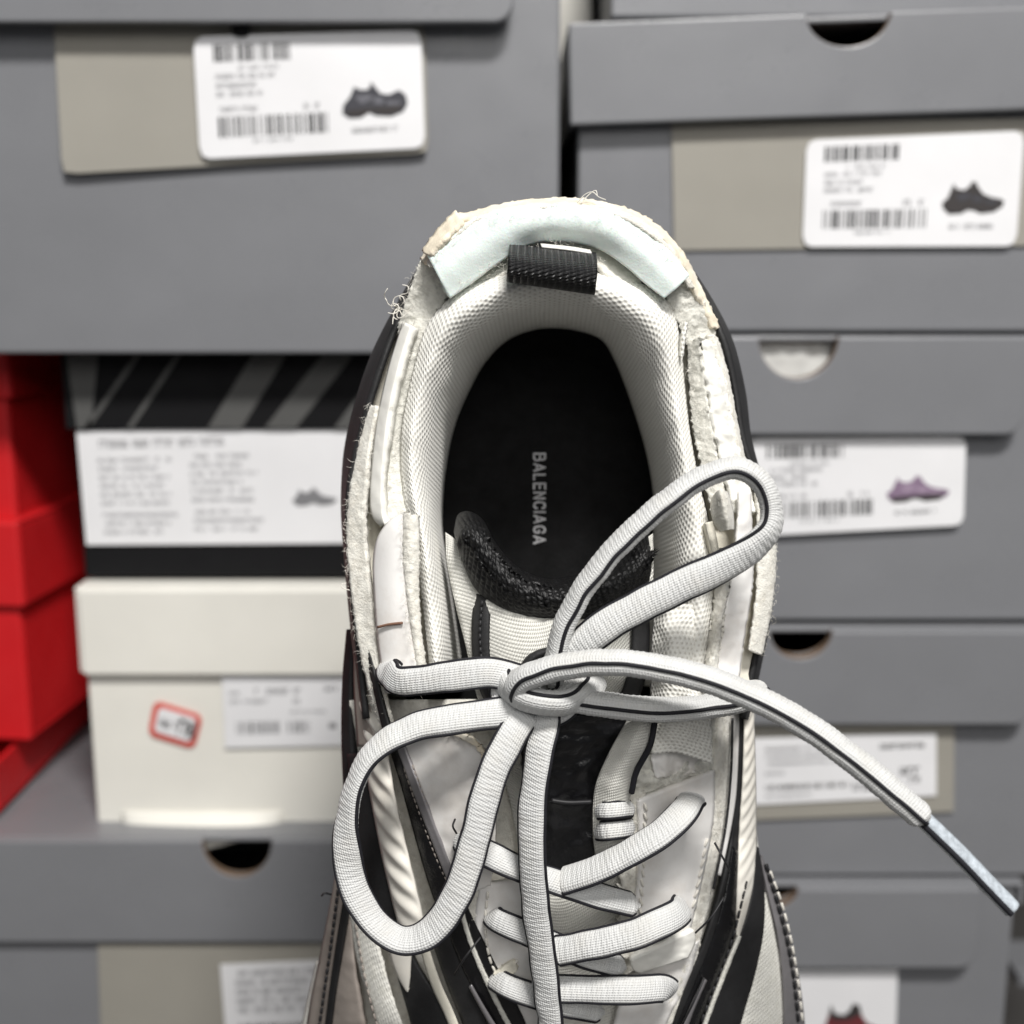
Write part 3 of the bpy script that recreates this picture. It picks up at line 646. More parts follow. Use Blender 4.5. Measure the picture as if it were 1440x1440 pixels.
panel('torn_tab', [[(1000,700,-4),(999,715,-2),(1003,735,0),(1012,748,0)], [(1012,688,4),(1016,702,6),(1020,722,6),(1024,745,4)], [(1024,692,0),(1028,705,0),(1032,722,0),(1033,745,-1)]], M['fuzz'], sn, thick=2, nu=40, nv=14, rough=1.0, rs=.12)
panel('torn_tab', [[(985,740,-6),(990,765,-6),(996,790,-7)], [(992,735,0),(998,760,0),(1004,790,-3)]], M['cream'], sn, thick=2, nu=20, nv=8, rough=.5, rs=.1)
panel('eyestay_upper', [[(1040,690,-4),(1034,780,-3),(1026,830,-2),(1013,880,-1),(1008,930,-1),(1010,985,-1)], [(1056,690,-6),(1060,780,-6),(1058,830,-6),(1050,880,-5),(1042,935,-5),(1036,985,-4)]], M['leather'], sn, thick=2, nu=60, nv=12, dome=.5, rough=.9, rs=.035, edge=2)
panel('torn_edge', [[(1064,690,-8),(1066,780,-8),(1062,850,-8),(1053,915,-8)], [(1084,690,-12),(1092,780,-12),(1087,850,-12),(1073,922,-12)]], M['fuzz'], sn, thick=1.5, nu=100, nv=10, dome=.8, rough=.8, rs=.12, edge=1.6)
panel('torn_ridge', [[(1003,770,-6),(1004,830,-3),(1001,880,-1),(992,925,0),(985,965,0)], [(1030,775,-4),(1025,830,-1),(1015,880,0),(1011,925,0),(1012,965,0)]], M['fuzz'], sn, thick=3, nu=100, nv=12, dome=2.0, rough=2.0, rs=.11, edge=3)
# heel
panel('heel_backing', [[(590,366,-8),(574,415,-11),(556,466,-13)], [(612,378,-8),(596,425,-11),(576,470,-12)], [(632,414,-8),(612,440,-10),(594,474,-11)]], M['fuzzgrey'], sn, thick=2, nu=60, nv=20, rough=1.6, rs=.12, edge=3)
panel('heel_backing', [[(935,415,-8),(952,450,-9),(966,486,-11)], [(952,398,-8),(974,436,-9),(986,478,-11)], [(972,386,-8),(992,425,-9),(1008,475,-12)]], M['fuzzgrey'], sn, thick=2, nu=60, nv=20, rough=1.8, rs=.12, edge=3)
panel('heel_edge', [[(589,364,-9),(612,332,-8),(640,299,-7),(655,299,-6),(700,287,-5),(765,278,-5),(830,280,-5),(890,295,-6),(935,324,-7),(962,356,-8),(986,402,-10),(1013,460,-12)], [(599,370,-3),(621,342,-2),(646,317,-1),(660,308,0),(704,295,0),(770,286,0),(830,287,0),(886,303,0),(930,333,-1),(956,364,-3),(978,405,-7),(1005,461,-10)]], M['tan'], sn, thick=1.5, nu=150, nv=9, rough=.9, rs=.09, edge=3)
panel('heel_edge_fold', [[(592,352,-4),(612,325,-3),(637,298,-3),(642,296,-3)], [(603,360,1),(622,338,2),(648,315,2),(652,312,2)]], M['tan'], sn, thick=1.5, nu=30, nv=6, rough=.6, rs=.09, edge=2)
panel('torn_edge', [[(599,370,-3),(621,342,-2),(660,308,-1),(704,295,-1),(770,286,-1),(830,287,-1),(886,303,-1),(930,333,-2),(956,364,-4),(978,405,-7)], [(604,374,-1),(626,346,1),(664,312,2),(706,299,2),(770,290,2),(829,291,2),(883,307,2),(926,336,1),(951,367,-2),(970,406,-6)]], M['fuzz'], sn, thick=1, nu=160, nv=5, rough=.8, rs=.16, edge=2.5)
def fold(u, v, t): return -0.45*math.exp(-((u - 30.5)/1.6)**2)*(1 - .6*t) + 0.5*math.exp(-((u - 21)/4)**2)
panel('heel_foam', [[(601,360,0),(638,323,1),(688,300,2),(737,289,2),(790,287,2),(851,294,2),(902,318,1),(942,353,0),(970,387,-1)], [(618,392,1),(655,360,2),(697,336,2),(737,319,2),(790,315,2),(846,323,2),(891,347,2),(926,378,1),(952,405,0)], [(633,420,-1),(670,394,-1),(704,368,-1),(738,346,-2),(790,340,-2),(840,350,-2),(878,374,-1),(908,400,-1),(934,420,-1)]], M['foam'], sn, thick=6, nu=120, nv=20, disp=fold, rough=.12, rs=.05)
panel('seam_tape', [[(634,414,-6),(670,390,-6),(704,364,-7),(740,341,-7),(790,336,-7),(838,346,-7),(876,370,-7),(905,394,-6)], [(643,425,-3),(681,402,-3),(717,380,-3),(748,364,-3),(790,360,-3),(830,366,-3),(860,389,-3),(896,404,-4)]], M['fuzz'], sn, thick=1.5, nu=110, nv=10, rough=1.6, rs=.13, edge=3)
# pull tab
pf = [[(717,342,-3),(838,355,-3)], [(716,347,6),(839,360,6)], [(715,357,12),(840,371,12)], [(714,372,15),(840,387,15)], [(713,386,14),(838,402,14)], [(712,395,9),(837,412,9)], [(713,397,2),(836,415,2)]]
panel('pull_tab', [[c[i] for c in [spline(p_, 40) for p_ in pf]] for i in range(0, 40, 3)], M['webbing'], sn, thick=1.2, nu=50, nv=40)
tab = sn.children[-1]
panel('pull_tab_tape', [[(760,342,-1),(800,346,0),(830,351,0)], [(762,346,2),(800,350,3),(832,355,3)]], M['plate'], sn, thick=.5, nu=16, nv=4)

# ---- tongue
tA = [(624,742,-9),(628,790,-7),(640,850,-6),(655,910,-6),(668,970,-6),(690,1040,-7),(715,1120,-9),(735,1230,-15),(745,1330,-20),(750,1470,-30)]
tM = [(775,846,-5),(772,868,1),(770,900,3),(770,960,3),(770,1010,0),(772,1060,-5),(778,1130,-9),(790,1230,-15),(800,1330,-20),(810,1470,-30)]
tB = [(918,750,-9),(919,800,-7),(915,860,-6),(906,920,-6),(892,985,-6),(885,1040,-7),(885,1120,-9),(885,1230,-15),(880,1330,-20),(870,1470,-30)]
tA[0:1] = [(626,748,-9)]
panel('tongue', [tA, tM, tB], M['satin'], sn, thick=3, nu=130, nv=30, rough=.6, rs=.03)
tg = sn.children[-1]
def loops(u, v, t):
    r = u/1.7; k = math.floor(r); q_ = v/1.5 + .5*(k % 2) + .35*nz((k*1.7, v*.25, 4)); m_ = math.floor(q_)
    return (0.50 + .3*nz((k*3.1, m_*2.7, 1)))*abs(math.sin(math.pi*r))**.8*abs(math.sin(math.pi*q_))**.7*min(1, 6*t, 6*(1 - t), u/5)
panel('tongue_collar', [[(638,748,-12),(644,724,-9),(660,719,-6),(680,732,-5),(698,765,-4),(728,797,-4),(772,814,-4),(822,806,-4),(868,784,-5),(897,758,-7),(911,749,-11)],
      [(642,764,0),(650,750,2),(664,752,4),(682,772,5),(702,800,6),(732,824,6),(774,838,6),(826,832,6),(874,815,5),(903,788,2),(914,770,-3)],
      [(647,782,-5),(656,806,-3),(668,828,-2),(684,842,-1),(708,856,0),(742,867,1),(782,872,1),(834,869,1),(882,855,-1),(908,832,-4),(916,804,-7)]], M['knit'], tg, thick=4, nu=420, nv=64, rough=.5, rs=.06, disp=loops)
for nm, e0, e1 in (('ribbon', [(667,834,-4),(663,880,-3.5),(665,930,-3.5),(676,975,-3.5),(700,1015,-4)], [(692,840,-2),(689,880,-1),(690,930,-1),(701,970,-1),(728,1010,-2)]),
                   ('ribbon', [(888,852,-3),(888,900,-2.5),(884,940,-2.5),(868,985,-2.5),(842,1020,-3)], [(912,846,-5),(914,900,-4.5),(910,945,-4.5),(896,990,-4.5),(880,1026,-5)])):
    panel(nm, [e0, e1], M['black'], tg, thick=1.0, nu=50, nv=6, dome=.8)
ring = []
for k in range(49):
    a = 2*math.pi*k/48; ring.append((a,))
V = []; Fc = []
for k in range(48):
    a = 2*math.pi*k/48
    for rx, ry, w in ((52, 30, 2.2), (49, 27, 4.2), (40, 19, 4.2), (36, 16, 2.2)): V.append(P(776 + (rx - 6)*math.cos(a), 946 + (ry + 6)*math.sin(a), w + 1.2*math.sin(abs(math.sin(a)))))
for k in range(48):
    for j in range(3): k2 = (k + 1) % 48; Fc.append((k*4 + j, k2*4 + j, k2*4 + j + 1, k*4 + j + 1))
mesh('emblem_ring', V, [f[::-1] for f in Fc], M['black'], tg)
panel('tongue_patch', [[(728,1005,-2),(733,1060,-4),(738,1120,-7),(748,1180,-11),(768,1224,-14)], [(800,1005,-1),(795,1060,-4),(795,1120,-7),(800,1180,-11),(805,1226,-14)], [(905,1005,-4),(868,1050,-5),(842,1110,-7),(840,1170,-10),(836,1214,-13)]], M['patent'], tg, h=1.6, thick=1.5, nu=60, nv=24, rough=.9, rs=.045)
panel('patch_seam', [[(776,1122,-5),(800,1125,-5),(832,1124,-5)], [(776,1130,-5),(800,1133,-5),(832,1132,-5)]], M['bthread'], tg, h=1.2, thick=.6, nu=24, nv=5, dome=.6)
panel('tongue_fold', [[(884,1008,0),(856,1058,0),(836,1108,-2),(833,1165,-5),(838,1215,-9)], [(908,1008,4),(885,1060,4),(862,1110,2),(856,1165,-2),(858,1215,-6)], [(926,1008,1),(914,1052,1),(892,1092,-1),(882,1160,-5),(884,1215,-9)]], M['satin'], tg, thick=2, nu=60, nv=16, rough=.5, rs=.05)
tube('edge_cord', [[P(*p) for p in spline([(922,1008,4),(914,1048,4),(895,1085,3),(888,1115,1)], 40)]], M['cord'], tg, 0.0008)
# lining puff on the right of the tongue
panel('lining_puff', [[(918,860,-4),(914,930,-4),(915,1000,-3),(918,1060,-2)], [(950,850,2),(945,930,4),(948,1000,3),(955,1060,-4)], [(998,850,-4),(995,930,-3),(1000,1000,-3),(1002,1075,-7)]], M['mesh'], sn, thick=2, nu=70, nv=26, rough=1.2, rs=.03)

# ---- panels of the lower half (draped on the deck)
def dp(name, A, Bc, m, h=0, parent=None, **k): 
    panel(name, [A, Bc], M[m], parent or sn, h=h, **k); return (parent or sn).children[-1]
def ribs(period, amp, slant, L): return lambda u, v, t: amp*math.sin((u + slant*v)*2*math.pi/period)*min(1, 5*t, 5*(1 - t))*max(0, min(1, (L - u)/14))
# right
dp('torn_plastic', [(900,1022),(893,1070),(898,1118)], [(1010,985),(1010,1040),(1006,1092)], 'fuzzgrey', 1.0, thick=2, nu=60, nv=50, rough=2.2, rs=.06, edge=3)
dp('torn_plastic', [(925,1000),(915,1050),(925,1095)], [(985,1000),(985,1045),(978,1086)], 'leather', 2.0, thick=1, nu=40, nv=30, rough=2.2, rs=.035, edge=3)
dp('torn_edge', [(884,1118),(878,1200),(872,1290),(862,1350)], [(908,1112),(903,1200),(898,1290),(890,1345)], 'fuzz', 1.2, thick=3, nu=110, nv=10, rough=1.3, rs=.12, edge=4)
eyR = dp('eyestay', [(897,1127),(900,1170),(898,1230),(893,1280),(888,1318)], [(1006,1083),(1004,1150),(993,1215),(978,1280),(969,1316)], 'leather', 3.0, thick=2, nu=60, nv=24, rough=.5, rs=.02, edge=1)
dp('eyestay', [(884,1378),(870,1420),(858,1480),(850,1540)], [(984,1322),(968,1380),(938,1440),(915,1540)], 'leather', 2.4, thick=2, nu=50, nv=16, rough=.8, rs=.03)
dp('torn_tab', [(887,1352),(890,1364),(900,1369)], [(976,1308),(978,1325),(968,1347)], 'plate', 6.0, thick=2.5, nu=20, nv=30, rough=.4, rs=.06)
dp('torn_edge', [(1010,985),(1006,1085),(1003,1150),(990,1230),(974,1300),(958,1370),(930,1435),(900,1520)], [(1030,985),(1028,1085),(1019,1160),(1004,1240),(990,1300),(974,1370),(950,1435),(925,1520)], 'fuzz', 2.2, thick=3, nu=170, nv=8, rough=1.3, rs=.12, edge=3)
dp('trim_strip', [(1031,960),(1029,1085),(1020,1170),(1008,1230)], [(1041,960),(1038,1085),(1031,1150),(1014,1232)], 'leather', 3.0, thick=2, nu=60, nv=6)
tube('seam_cord', [[P(x, y, deck(x, y) + 4.6) for x, y in spline([(1030,1010),(1028,1085),(1020,1165),(1003,1250)], 60)]], M['bthread'], sn, 0.0004)
dp('dark_band', [(1041,1000),(1037,1100),(1030,1170),(1016,1240),(992,1320),(958,1405),(925,1500)], [(1050,1000),(1046,1100),(1040,1180),(1032,1250),(1008,1330),(975,1410),(940,1500)], 'black', 3.2, thick=2, nu=100, nv=8, dome=.5)
dp('glossy_band', [(1030,1190),(1018,1260),(998,1330),(965,1410),(930,1500),(920,1560)], [(1040,1200),(1037,1290),(1024,1350),(1000,1410),(968,1500),(950,1560)], 'patent', 4.0, thick=2, nu=90, nv=14, dome=1.2, rough=.4, rs=.03)
dp('ribbed_foam', [(1047,945),(1044,1080),(1040,1150),(1036,1230),(1034,1290),(1035,1326)], [(1059,945),(1063,1080),(1064,1150),(1064,1210),(1058,1255),(1039,1326)], 'ivory', 4.0, thick=1.5, nu=190, nv=16, dome=2.0, disp=ribs(4.6, .20, 1.0, 68))
dp('black_band', [(1064,1190),(1058,1255),(1042,1312),(1018,1372),(998,1425),(980,1475),(955,1560)], [(1067,1192),(1075,1250),(1074,1310),(1062,1370),(1046,1425),(1032,1475),(1008,1560)], 'black', 5.0, thick=2, nu=90, nv=14, dome=.8)
dp('side_mesh', [(1074,1255),(1074,1310),(1062,1370),(1046,1425),(1032,1475),(1008,1560)], [(1078,1255),(1088,1300),(1098,1350),(1103,1400),(1105,1460),(1105,1560)], 'knitwhite', 3.0, thick=2, nu=80, nv=16, dome=1, rough=.7, rs=.1)
dp('side_overlay', [(1069,1203),(1080,1258),(1092,1310),(1100,1370),(1103,1440),(1105,1560)], [(1071,1202),(1093,1258),(1109,1310),(1123,1370),(1132,1440),(1140,1560)], 'silver', 5.0, thick=2, nu=80, nv=12, dome=1.2)
sil = sn.children[-1]
# left
dp('side_strip', [(487,885),(481,960),(480,1050),(486,1150),(500,1250)], [(496,885),(492,960),(494,1050),(504,1150),(520,1250)], 'black', 1, thick=2, nu=40, nv=6)
dp('side_strip', [(498,872),(497,960),(502,1050)], [(508,872),(516,960),(530,1050)], 'taupe', 8, thick=2, nu=40, nv=8)
dp('seam_strip', [(500,855),(514,920),(528,985),(541,1040)], [(504,855),(520,920),(536,985),(552,1040)], 'black', 16, thick=1, nu=40, nv=5)
dp('ribbed_foam', [(498,965),(508,1040),(517,1100),(526,1150),(538,1210),(552,1270),(564,1316)], [(530,985),(546,1060),(556,1120),(572,1190),(590,1265),(598,1300),(600,1318)], 'ivory', 6.0, thick=1.5, nu=170, nv=18, dome=2.5, disp=ribs(7.5, .38, -0.7, 72))
dp('foam_tip', [(544,1328),(549,1350),(559,1374),(571,1394)], [(580,1328),(578,1350),(577,1374),(574,1395)], 'ivory', 6.2, thick=1.2, nu=24, nv=8, dome=.8)
dp('black_band', [(603,1312),(626,1380),(650,1440),(690,1545)], [(634,1300),(672,1380),(706,1440),(742,1545)], 'black', 3.2, thick=1.5, nu=50, nv=10, dome=.5)
dp('black_band', [(488,1060),(498,1150),(518,1240),(545,1330),(575,1430),(600,1540)], [(512,1060),(526,1120),(542,1190),(562,1270),(582,1350),(640,1440),(680,1540)], 'black', 4.0, thick=2, nu=90, nv=16, dome=.6)
dp('glossy_band', [(541,1035),(562,1100),(584,1180),(608,1260),(645,1350),(684,1440),(715,1540)], [(553,1035),(582,1085),(612,1165),(646,1250),(694,1350),(740,1440),(770,1540)], 'patent', 3.6, thick=2, nu=110, nv=16, dome=.8, rough=.4, rs=.03)
dp('trim_strip', [(550,1030),(570,1085),(600,1165),(628,1235),(648,1275)], [(560,1028),(580,1082),(609,1158),(636,1225),(656,1265)], 'silver', 5.0, thick=1.5, nu=70, nv=6)
eyL = dp('eyestay', [(560,1046),(580,1082),(606,1150),(634,1225),(652,1262)], [(636,1028),(676,1052),(692,1095),(696,1180),(690,1245)], 'leather', 4.0, thick=2, nu=60, nv=24, rough=.6, rs=.025, edge=1)
dp('torn_edge', [(632,1026),(664,1040),(688,1072)], [(638,1034),(668,1050),(686,1082)], 'tan', 5.2, thick=1.5, nu=50, nv=6, rough=.6, rs=.15, edge=3)
eyL2 = dp('eyestay', [(674,1246),(668,1295),(676,1350),(690,1395)], [(734,1238),(742,1300),(748,1360),(756,1400)], 'leather', 3.4, thick=2, nu=40, nv=18, rough=.5, rs=.03, edge=1)
dp('torn_edge', [(644,1232),(650,1300),(672,1378),(702,1440),(728,1540)], [(674,1240),(670,1300),(686,1372),(716,1436),(742,1540)], 'fuzz', 3.4, thick=2, nu=110, nv=10, rough=1.1, rs=.12, edge=3)
dp('torn_tab', [(694,1370),(697,1380),(702,1384)], [(722,1352),(726,1358),(726,1366)], 'cream', 5.5, thick=2, nu=14, nv=16, rough=.8, rs=.1, edge=2)
dp('eyestay', [(690,1398),(712,1440),(735,1540)], [(756,1402),(764,1450),(775,1540)], 'leather', 2.6, thick=2, nu=30, nv=12, rough=.8, rs=.03)
dp('side_mesh', [(490,1285),(497,1330),(508,1375),(526,1425),(560,1560)], [(530,1318),(541,1362),(556,1412),(574,1462),(604,1560)], 'knitwhite', 5.0, thick=2, nu=80, nv=16, dome=1.2, rough=.7, rs=.1)
dp('cream_strip', [(588,1326),(606,1385),(630,1440),(664,1540)], [(600,1322),(619,1380),(644,1438),(678,1540)], 'cream', 5.0, thick=2, nu=50, nv=8, dome=.6)
dp('side_overlay', [(474,1215),(460,1290),(448,1350),(434,1420),(424,1500)], [(492,1262),(496,1320),(500,1370),(510,1430),(524,1500)], 'taupe', 5.0, thick=2, nu=70, nv=18, dome=1.5, rough=.6, rs=.03)
ovl = sn.children[-1]
dp('seam_strip', [(474,1225),(464,1290),(456,1335),(449,1356)], [(484,1232),(475,1295),(465,1340),(453,1360)], 'black', 5.0, thick=1, nu=40, nv=5)
dp('seam_strip', [(484,1255),(472,1330),(462,1400),(452,1480)], [(492,1262),(480,1335),(469,1402),(460,1480)], 'black', 8.5, thick=1, nu=40, nv=5)
dp('side_mesh', [(444,1352),(433,1400),(422,1450),(412,1520)], [(462,1352),(455,1405),(446,1455),(440,1520)], 'knitwhite', 4.0, thick=1.5, nu=30, nv=6)

dp('trim_strip', [(989,1376),(973,1410),(957,1446)], [(995,1379),(980,1413),(966,1448)], 'silver', 6.5, thick=1, nu=24, nv=5, dome=.4)
dp('trim_strip', [(659,1388),(676,1420),(694,1452)], [(664,1385),(683,1418),(703,1450)], 'silver', 5.6, thick=1, nu=24, nv=5, dome=.4)
dp('trim_strip', [(1040,1316),(1016,1374),(996,1426),(978,1476)], [(1043,1317),(1020,1375),(1000,1427),(982,1477)], 'fuzzgrey', 6.4, thick=1, nu=60, nv=4, edge=1)
dp('trim_strip', [(640,1262),(660,1330),(690,1400),(716,1450)], [(645,1260),(665,1328),(696,1398),(722,1448)], 'fuzzgrey', 5.0, thick=1, nu=60, nv=4, edge=1)
# ---- stitching
def stitches(name, path, h, m, parent, pitch=13, ln=9, r=0.00038, wabs=None, slant=0.0):
    pts = path; L = sum(math.hypot(b[0]-a[0], b[1]-a[1]) for a, b in zip(pts, pts[1:])); n = max(3, int(L / pitch))
    q_ = spline(pts, n*10 + 1); paths = []
    for k in range(n):
        seg = q_[k*10:k*10 + 8]; pp = []
        for i, p in enumerate(seg):
            w = (p[2] if len(p) > 2 else deck(p[0], p[1])) + h + 0.35*math.sin(math.pi*i/7) - 0.15
            pp.append(P(p[0] + slant*(i - 3.5), p[1], w))
        paths.append(pp)
    return tube(name, paths, m, parent, r, 5, kind='stuff')
stitches('stitching', [(908,1130),(907,1180),(903,1240),(900,1290)], 3.4, M['thread'], eyR, slant=.5)
stitches('stitching', [(994,1180),(986,1225),(974,1280)], 3.4, M['thread'], eyR, slant=-.4)
stitches('stitching', [(568,1080),(592,1150),(620,1222),(640,1256)], 4.2, M['taupe'], eyL, pitch=9, r=.00022)
stitches('stitching', [(580,1076),(604,1144),(630,1212)], 4.4, M['taupe'], eyL, pitch=9, r=.00022)
stitches('stitching', [(686,1254),(682,1300),(688,1345),(698,1370)], 3.9, M['thread'], eyL2)
stitches('stitching', [(696,1374),(712,1362),(732,1348)], 4.4, M['thread'], eyL2)
stitches('stitching', [(1077,1215),(1092,1265),(1105,1315),(1116,1375),(1123,1440)], 6.6, M['bthread'], sil, pitch=15, r=.0006)
stitches('stitching', [(1083,1225),(1099,1270),(1112,1320),(1122,1378),(1129,1440)], 6.2, M['thread'], sil, pitch=15, r=.0004)
stitches('stitching', [(477,1240),(468,1310),(458,1380),(448,1450)], 8.6, M['bthread'], ovl, pitch=11, r=.0005)
stitches('stitching', [(500,1300),(510,1360),(524,1420),(540,1470)], 6.4, M['taupe'], ovl, pitch=11, r=.0003)
stitches('stitching', [(678,845,-1.6),(675,890,-1.2),(678,930,-1.2),(690,975,-1.2)], 0.3, M['bthread'], tg, pitch=9)
stitches('stitching', [(1050,1240),(1030,1320),(1000,1400),(985,1440)], 6.2, M['bthread'], sn, pitch=14, r=.0004)

# ---- laces
HW, HT = 3.5, 1.6
def lace(name, pts, width=1.0, parent=sn, thick=1.0, ribs_on=True):
    """woven lace: flat oval section with raised cross ribs and a black cord down each edge.
    points: x, y, height mm, turn in degrees (0 lies flat to the viewer, + lifts the right-hand edge)"""
    raw = spline(pts, 240); W = [P(*p[:3]) for p in raw]
    L = sum((b - a).length for a, b in zip(W, W[1:])) * 1000
    n = max(24, int(L / 0.24)); raw = spline(pts, n); W = [P(*p[:3]) for p in raw]
    SEG = 20; V = []; uv = []; e0 = []; e1 = []; s = 0
    for i in range(n):
        t = (W[min(i + 2, n - 1)] - W[max(i - 2, 0)]).normalized(); v = (CAM - W[i]).normalized()
        S = t.cross(v); S = S.normalized(); Nn = S.cross(t)
        a = math.radians(raw[i][3]); wa = S*math.cos(a) + Nn*math.sin(a); na = Nn*math.cos(a) - S*math.sin(a)
        if i: s += (W[i] - W[i-1]).length * 1000
        end = min(1, (s + .2) / 2.6, (L - s + .2) / 2.6); end = math.sqrt(max(.05, end))
        rb = 0.06*math.sin(s*2*math.pi/1.42 + 0.9*math.sin(s*.4) + 0.5*math.sin(s*1.3)) + 0.14*nz((s*.3, 3.3, 1))
        wv_ = 1 + .07*nz((s*.11, 7.7, pts[0][0])); W[i] = W[i] + S*(0.00022*nz((s*.16, 2.2, pts[0][1])))
        for k in range(SEG):
            b = 2*math.pi*k/SEG; c_, s_2 = math.cos(b), math.sin(b)
            x = HW*width*wv_*math.copysign(abs(c_)**.85, c_)*end; y = (HT*thick + rb)*math.copysign(abs(s_2)**.8, s_2)*end
            V.append(W[i] + (wa*x + na*y)/1000); uv.append((s, x*1.3 if abs(s_2) > .1 else x))
        e0.append(W[i] + wa*(HW*width*wv_*end)/1000); e1.append(W[i] - wa*(HW*width*wv_*end)/1000)
    Fc = [(i*SEG + k, i*SEG + (k+1) % SEG, (i+1)*SEG + (k+1) % SEG, (i+1)*SEG + k) for i in range(n - 1) for k in range(SEG)]
    Fc += [tuple(range(SEG))[::-1], tuple((n-1)*SEG + k for k in range(SEG))]
    o = mesh(name, V, Fc, M['lace'], parent, uv)
    for e in (e0, e1):
        tube('edge_cord', [e[5:-5:2]], M['cord'], o, 0.0005, 8)
    return o
# crossings through the lower eyelets, far ones first
lace('lace_bar', [(640,1178,-6,10),(690,1203,0,10),(740,1226,1,14),(800,1246,-1,20),(850,1262,-3,20),(900,1274,-8,20)], .86)
lace('lace_bar', [(690,1284,-14,0),(700,1294,-7,-14),(740,1312,-4,-8),(790,1332,-5,10),(830,1348,-7,16),(880,1362,-13,16)], .8, thick=.9)
lace('lace_bar', [(690,1372,-18,0),(712,1385,-12,-8),(750,1400,-11,-6),(800,1414,-12,8),(850,1424,-17,10)], .8, thick=.9)
lace('lace_bar', [(974,1122,-8,-20),(964,1138,2,-26),(930,1172,6,-34),(880,1203,5,-34),(830,1226,2,-32),(780,1242,-2,-30)], 1.05, thick=1.4)
lace('lace_bar', [(962,1272,-10,22),(950,1286,-2,14),(915,1304,2,4),(870,1320,2,0),(820,1330,0,0),(770,1340,-4,0)], .98)
lace('lace_bar', [(944,1394,-18,20),(930,1390,-9,6),(890,1392,-5,0),(840,1392,-6,0),(790,1390,-8,0),(745,1384,-12,0)], .92)
lace('lace_keeper', [(836,1140,-6,0),(850,1140,0,0),(872,1138,0,0),(892,1136,-6,0)], .55, thick=.6)
lace('lace_keeper', [(836,1168,-8,0),(850,1168,-1,0),(872,1166,-1,0),(892,1163,-8,0)], .62, thick=.6)
# crossings at the top eyelets
lace('lace_bar', [(551,932,-8,-40),(548,946,2,-34),(568,958,7,-16),(630,952,10,-6),(690,946,11,-4),(740,958,9,0),(770,968,6,0)])
lace('lace_bar', [(770,980,6,50),(805,984,10,74),(860,992,11,78),(930,998,10,78),(1000,992,8,78),(1046,982,3,74),(1064,968,-6,56)], 1.2, thick=1.9)
# bow
lace('lace_loop', [(775,965,9,64),(782,925,12,74),(798,868,16,74),(845,795,20,68),(915,724,23,68),(980,676,24,72),(1032,658,24,76),(1068,676,23,78),(1085,715,22,74),(1078,750,22,60),(1038,784,21,34),(975,815,20,12),(900,852,18,4),(840,888,16,4),(800,925,12,6),(782,955,9,8)], 1.08, thick=1.6)
lace('lace_loop', [(740,990,8,10),(712,1000,11,0),(655,1009,12,-14),(585,1022,12,-24),(530,1052,12,-44),(500,1100,11,-60),(487,1165,10,-40),(494,1235,9,4),(522,1292,9,22),(566,1322,10,26),(610,1306,12,18),(645,1252,14,6),(668,1180,15,-8),(690,1095,15,-10),(722,1030,13,-8),(748,990,9,0)], 1.0, thick=1.15)
lace('lace_tail', [(762,985,8,0),(768,1015,11,-16),(758,1060,12,-24),(749,1130,11,-24),(748,1200,9,-22),(754,1280,4,-24),(764,1350,0,-26),(773,1430,-5,-26),(782,1520,-12,-20)], .98, thick=1.15)
tl = lace('lace_tail', [(724,974,8,40),(728,962,14,74),(752,948,18,86),(800,936,21,88),(870,932,24,86),(960,946,26,84),(1050,976,27,82),(1130,1018,28,82),(1200,1068,29,82),(1262,1120,30,84),(1308,1160,30,84)], 1.22, thick=2.0)
# knot
lace('lace_knot', [(838,948,2,30),(826,972,9,50),(792,988,15,62),(752,986,16,64),(722,972,13,60),(704,948,6,40)], 1.1, thick=1.7)
lace('lace_knot', [(820,940,4,0),(812,965,10,0),(790,990,10,0),(765,1004,7,0)], 1.1, thick=1.4)
lace('lace_knot', [(720,950,4,0),(712,975,8,0),(722,998,9,0),(745,1008,6,0)], 1.1, thick=1.3)
# aglet
ag = [P(*p) for p in spline([(1296,1150,30),(1315,1168,30),(1350,1202,30.5),(1390,1244,31),(1423,1278,31.5)], 60)]
tube('aglet', [ag], M['aglet'], tl, 0.0022, 14)
tube('aglet_line', [[p - Fw*0.0019 - Rt*0.0008 - Up*0.0007 for p in ag]], M['cord'], tl, 0.0007, 8)

# ---- loose threads
def fuzz(path, n, ln, r, m, spread=4, wv=2.0, h=2.0):
    q_ = spline(path, 200); out = []
    for _ in range(n):
        p = random.choice(q_); a = random.uniform(0, 2*math.pi); l = ln*random.uniform(.3, 1.1)
        x, y, w = p[0] + random.uniform(-spread, spread), p[1] + random.uniform(-spread, spread), (p[2] if len(p) > 2 else deck(*p)) + h
        dw = random.uniform(-.5, 1)*wv; cu = random.uniform(-1.3, 1.3); pp = []
        for i in range(6):
            t = i/5; pp.append(P(x, y, w + dw*t)); x += math.cos(a)*l/5; y += math.sin(a)*l/5; a += cu/2.5
        out.append(pp)
    return out
ths = []
ths += fuzz([(519,570,-11),(494,670,-11),(487,770,-11),(498,870,-10),(536,1022,-8)], 210, 11, 0, None, 3, 2)
ths += fuzz([(530,600,-9),(514,700,-8),(520,820,-8),(545,1010,-6)], 120, 9, 0, None, 4)
ths += fuzz([(568,722,0),(568,800,0),(578,890,0),(596,975,0)], 190, 11, 0, None, 5, 3)
ths += fuzz([(590,470,-10),(556,560,-9),(545,700,-8)], 80, 9, 0, None, 8)
ths += fuzz([(970,480,-10),(980,560,-10),(1000,680,-9)], 140, 11, 0, None, 7)
ths += fuzz([(1003,470,-9),(1030,590,-9),(1045,660,-9)], 80, 8, 0, None, 4)
ths += fuzz([(1086,690,-12),(1092,780,-12),(1086,860,-12),(1072,920,-12)], 90, 8, 0, None, 3)
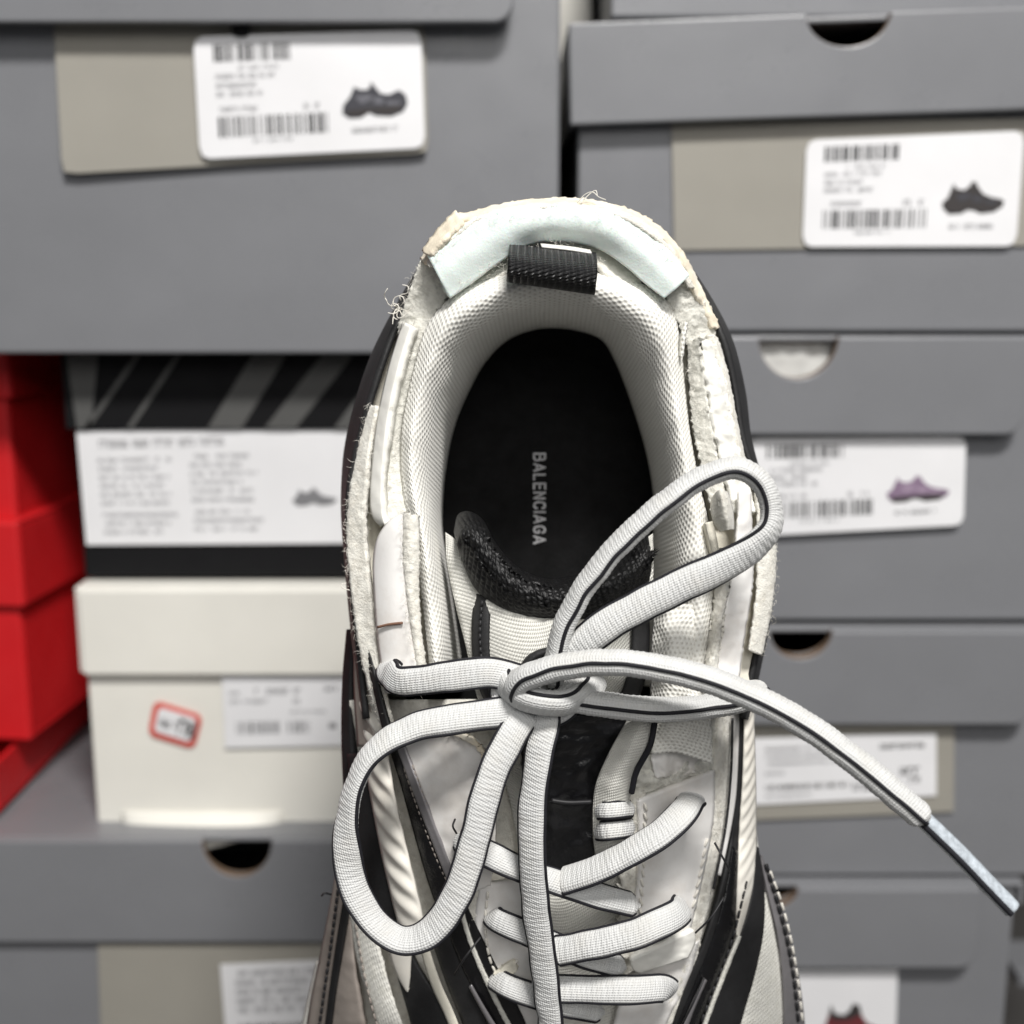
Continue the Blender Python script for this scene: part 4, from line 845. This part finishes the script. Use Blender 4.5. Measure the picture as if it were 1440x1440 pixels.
ths += fuzz([(1010,780,-2),(1014,850,0),(1000,930,1)], 150, 12, 0, None, 9, 3)
ths += fuzz([(603,372,0),(662,314,2),(770,294,2),(880,311,2),(950,368,-2)], 120, 10, 0, None, 3)
ths += fuzz([(650,404,-2),(712,366,-2),(790,345,-2),(850,370,-2)], 100, 9, 0, None, 8)
ths += fuzz([(590,380,-8),(570,450,-10)], 60, 14, 0, None, 10)
ths += fuzz([(945,410,-7),(985,470,-9)], 60, 10, 0, None, 12)
ths += fuzz([(893,1118),(890,1200),(884,1330)], 190, 10, 0, None, 7, 2.5, 2.5)
ths += fuzz([(1018,990),(1012,1150),(985,1290),(955,1380)], 220, 10, 0, None, 7, 2, 3)
ths += fuzz([(905,1110),(950,1090),(1006,1080)], 90, 12, 0, None, 6, 2, 3)
ths += fuzz([(560,1040),(620,1030),(680,1055)], 60, 12, 0, None, 5, 2, 4)
ths += fuzz([(664,1250),(663,1310),(682,1380)], 50, 7, 0, None, 4, 1, 3.6)
tube('frayed_threads', ths, M['thread'], sn, 0.00006, 3, kind='stuff', taper=True)
# the curled tuft at the left of the heel and the wisps on top
cur = []
for k in range(7):
    x, y, w = 568 + random.uniform(-8, 8), 434 + random.uniform(-12, 10), -8; a = random.uniform(2.2, 4.6); k_ = random.uniform(-.5, .5); pp = []
    for i in range(random.randint(9, 20)):
        pp.append(P(x, y, w)); x += 3*math.cos(a); y += 3*math.sin(a); k_ += random.uniform(-.35, .35); k_ *= .9; a += k_; w += random.uniform(-.3, .6)
        x += (560 - x)*.04; y += (432 - y)*.04
    cur.append(pp)
cur.append([P(*p) for p in spline([(812,285,1),(822,274,2),(833,270,3),(842,277,3),(852,281,2)], 24)])
cur.append([P(*p) for p in spline([(816,286,1),(830,272,1),(838,268,2),(840,276,2)], 20)])
cur.append([P(*p) for p in spline([(492,830,-10),(482,827,-9),(480,822,-9),(487,820,-9)], 16)])
for b in cur: tube('loose_thread', [b], M['thread'], sn, 0.00013, 5)
blk = [spline(p, 14) for p in ([(1005,1185,2),(1016,1205,4),(1028,1228,1)], [(1018,1262,0),(1000,1290,2),(978,1312,0)], [(676,1318,-4),(655,1345,-2),(640,1370,-6)], [(990,1376,-10),(975,1410,-8),(960,1440,-10)], [(640,1152,3),(637,1162,5),(642,1172,3)], [(466,1258,-24),(457,1256,-23),(452,1260,-23)])]
for b in blk: tube('loose_thread', [[P(*p) for p in b]], M['bthread'], sn, 0.00028, 5)
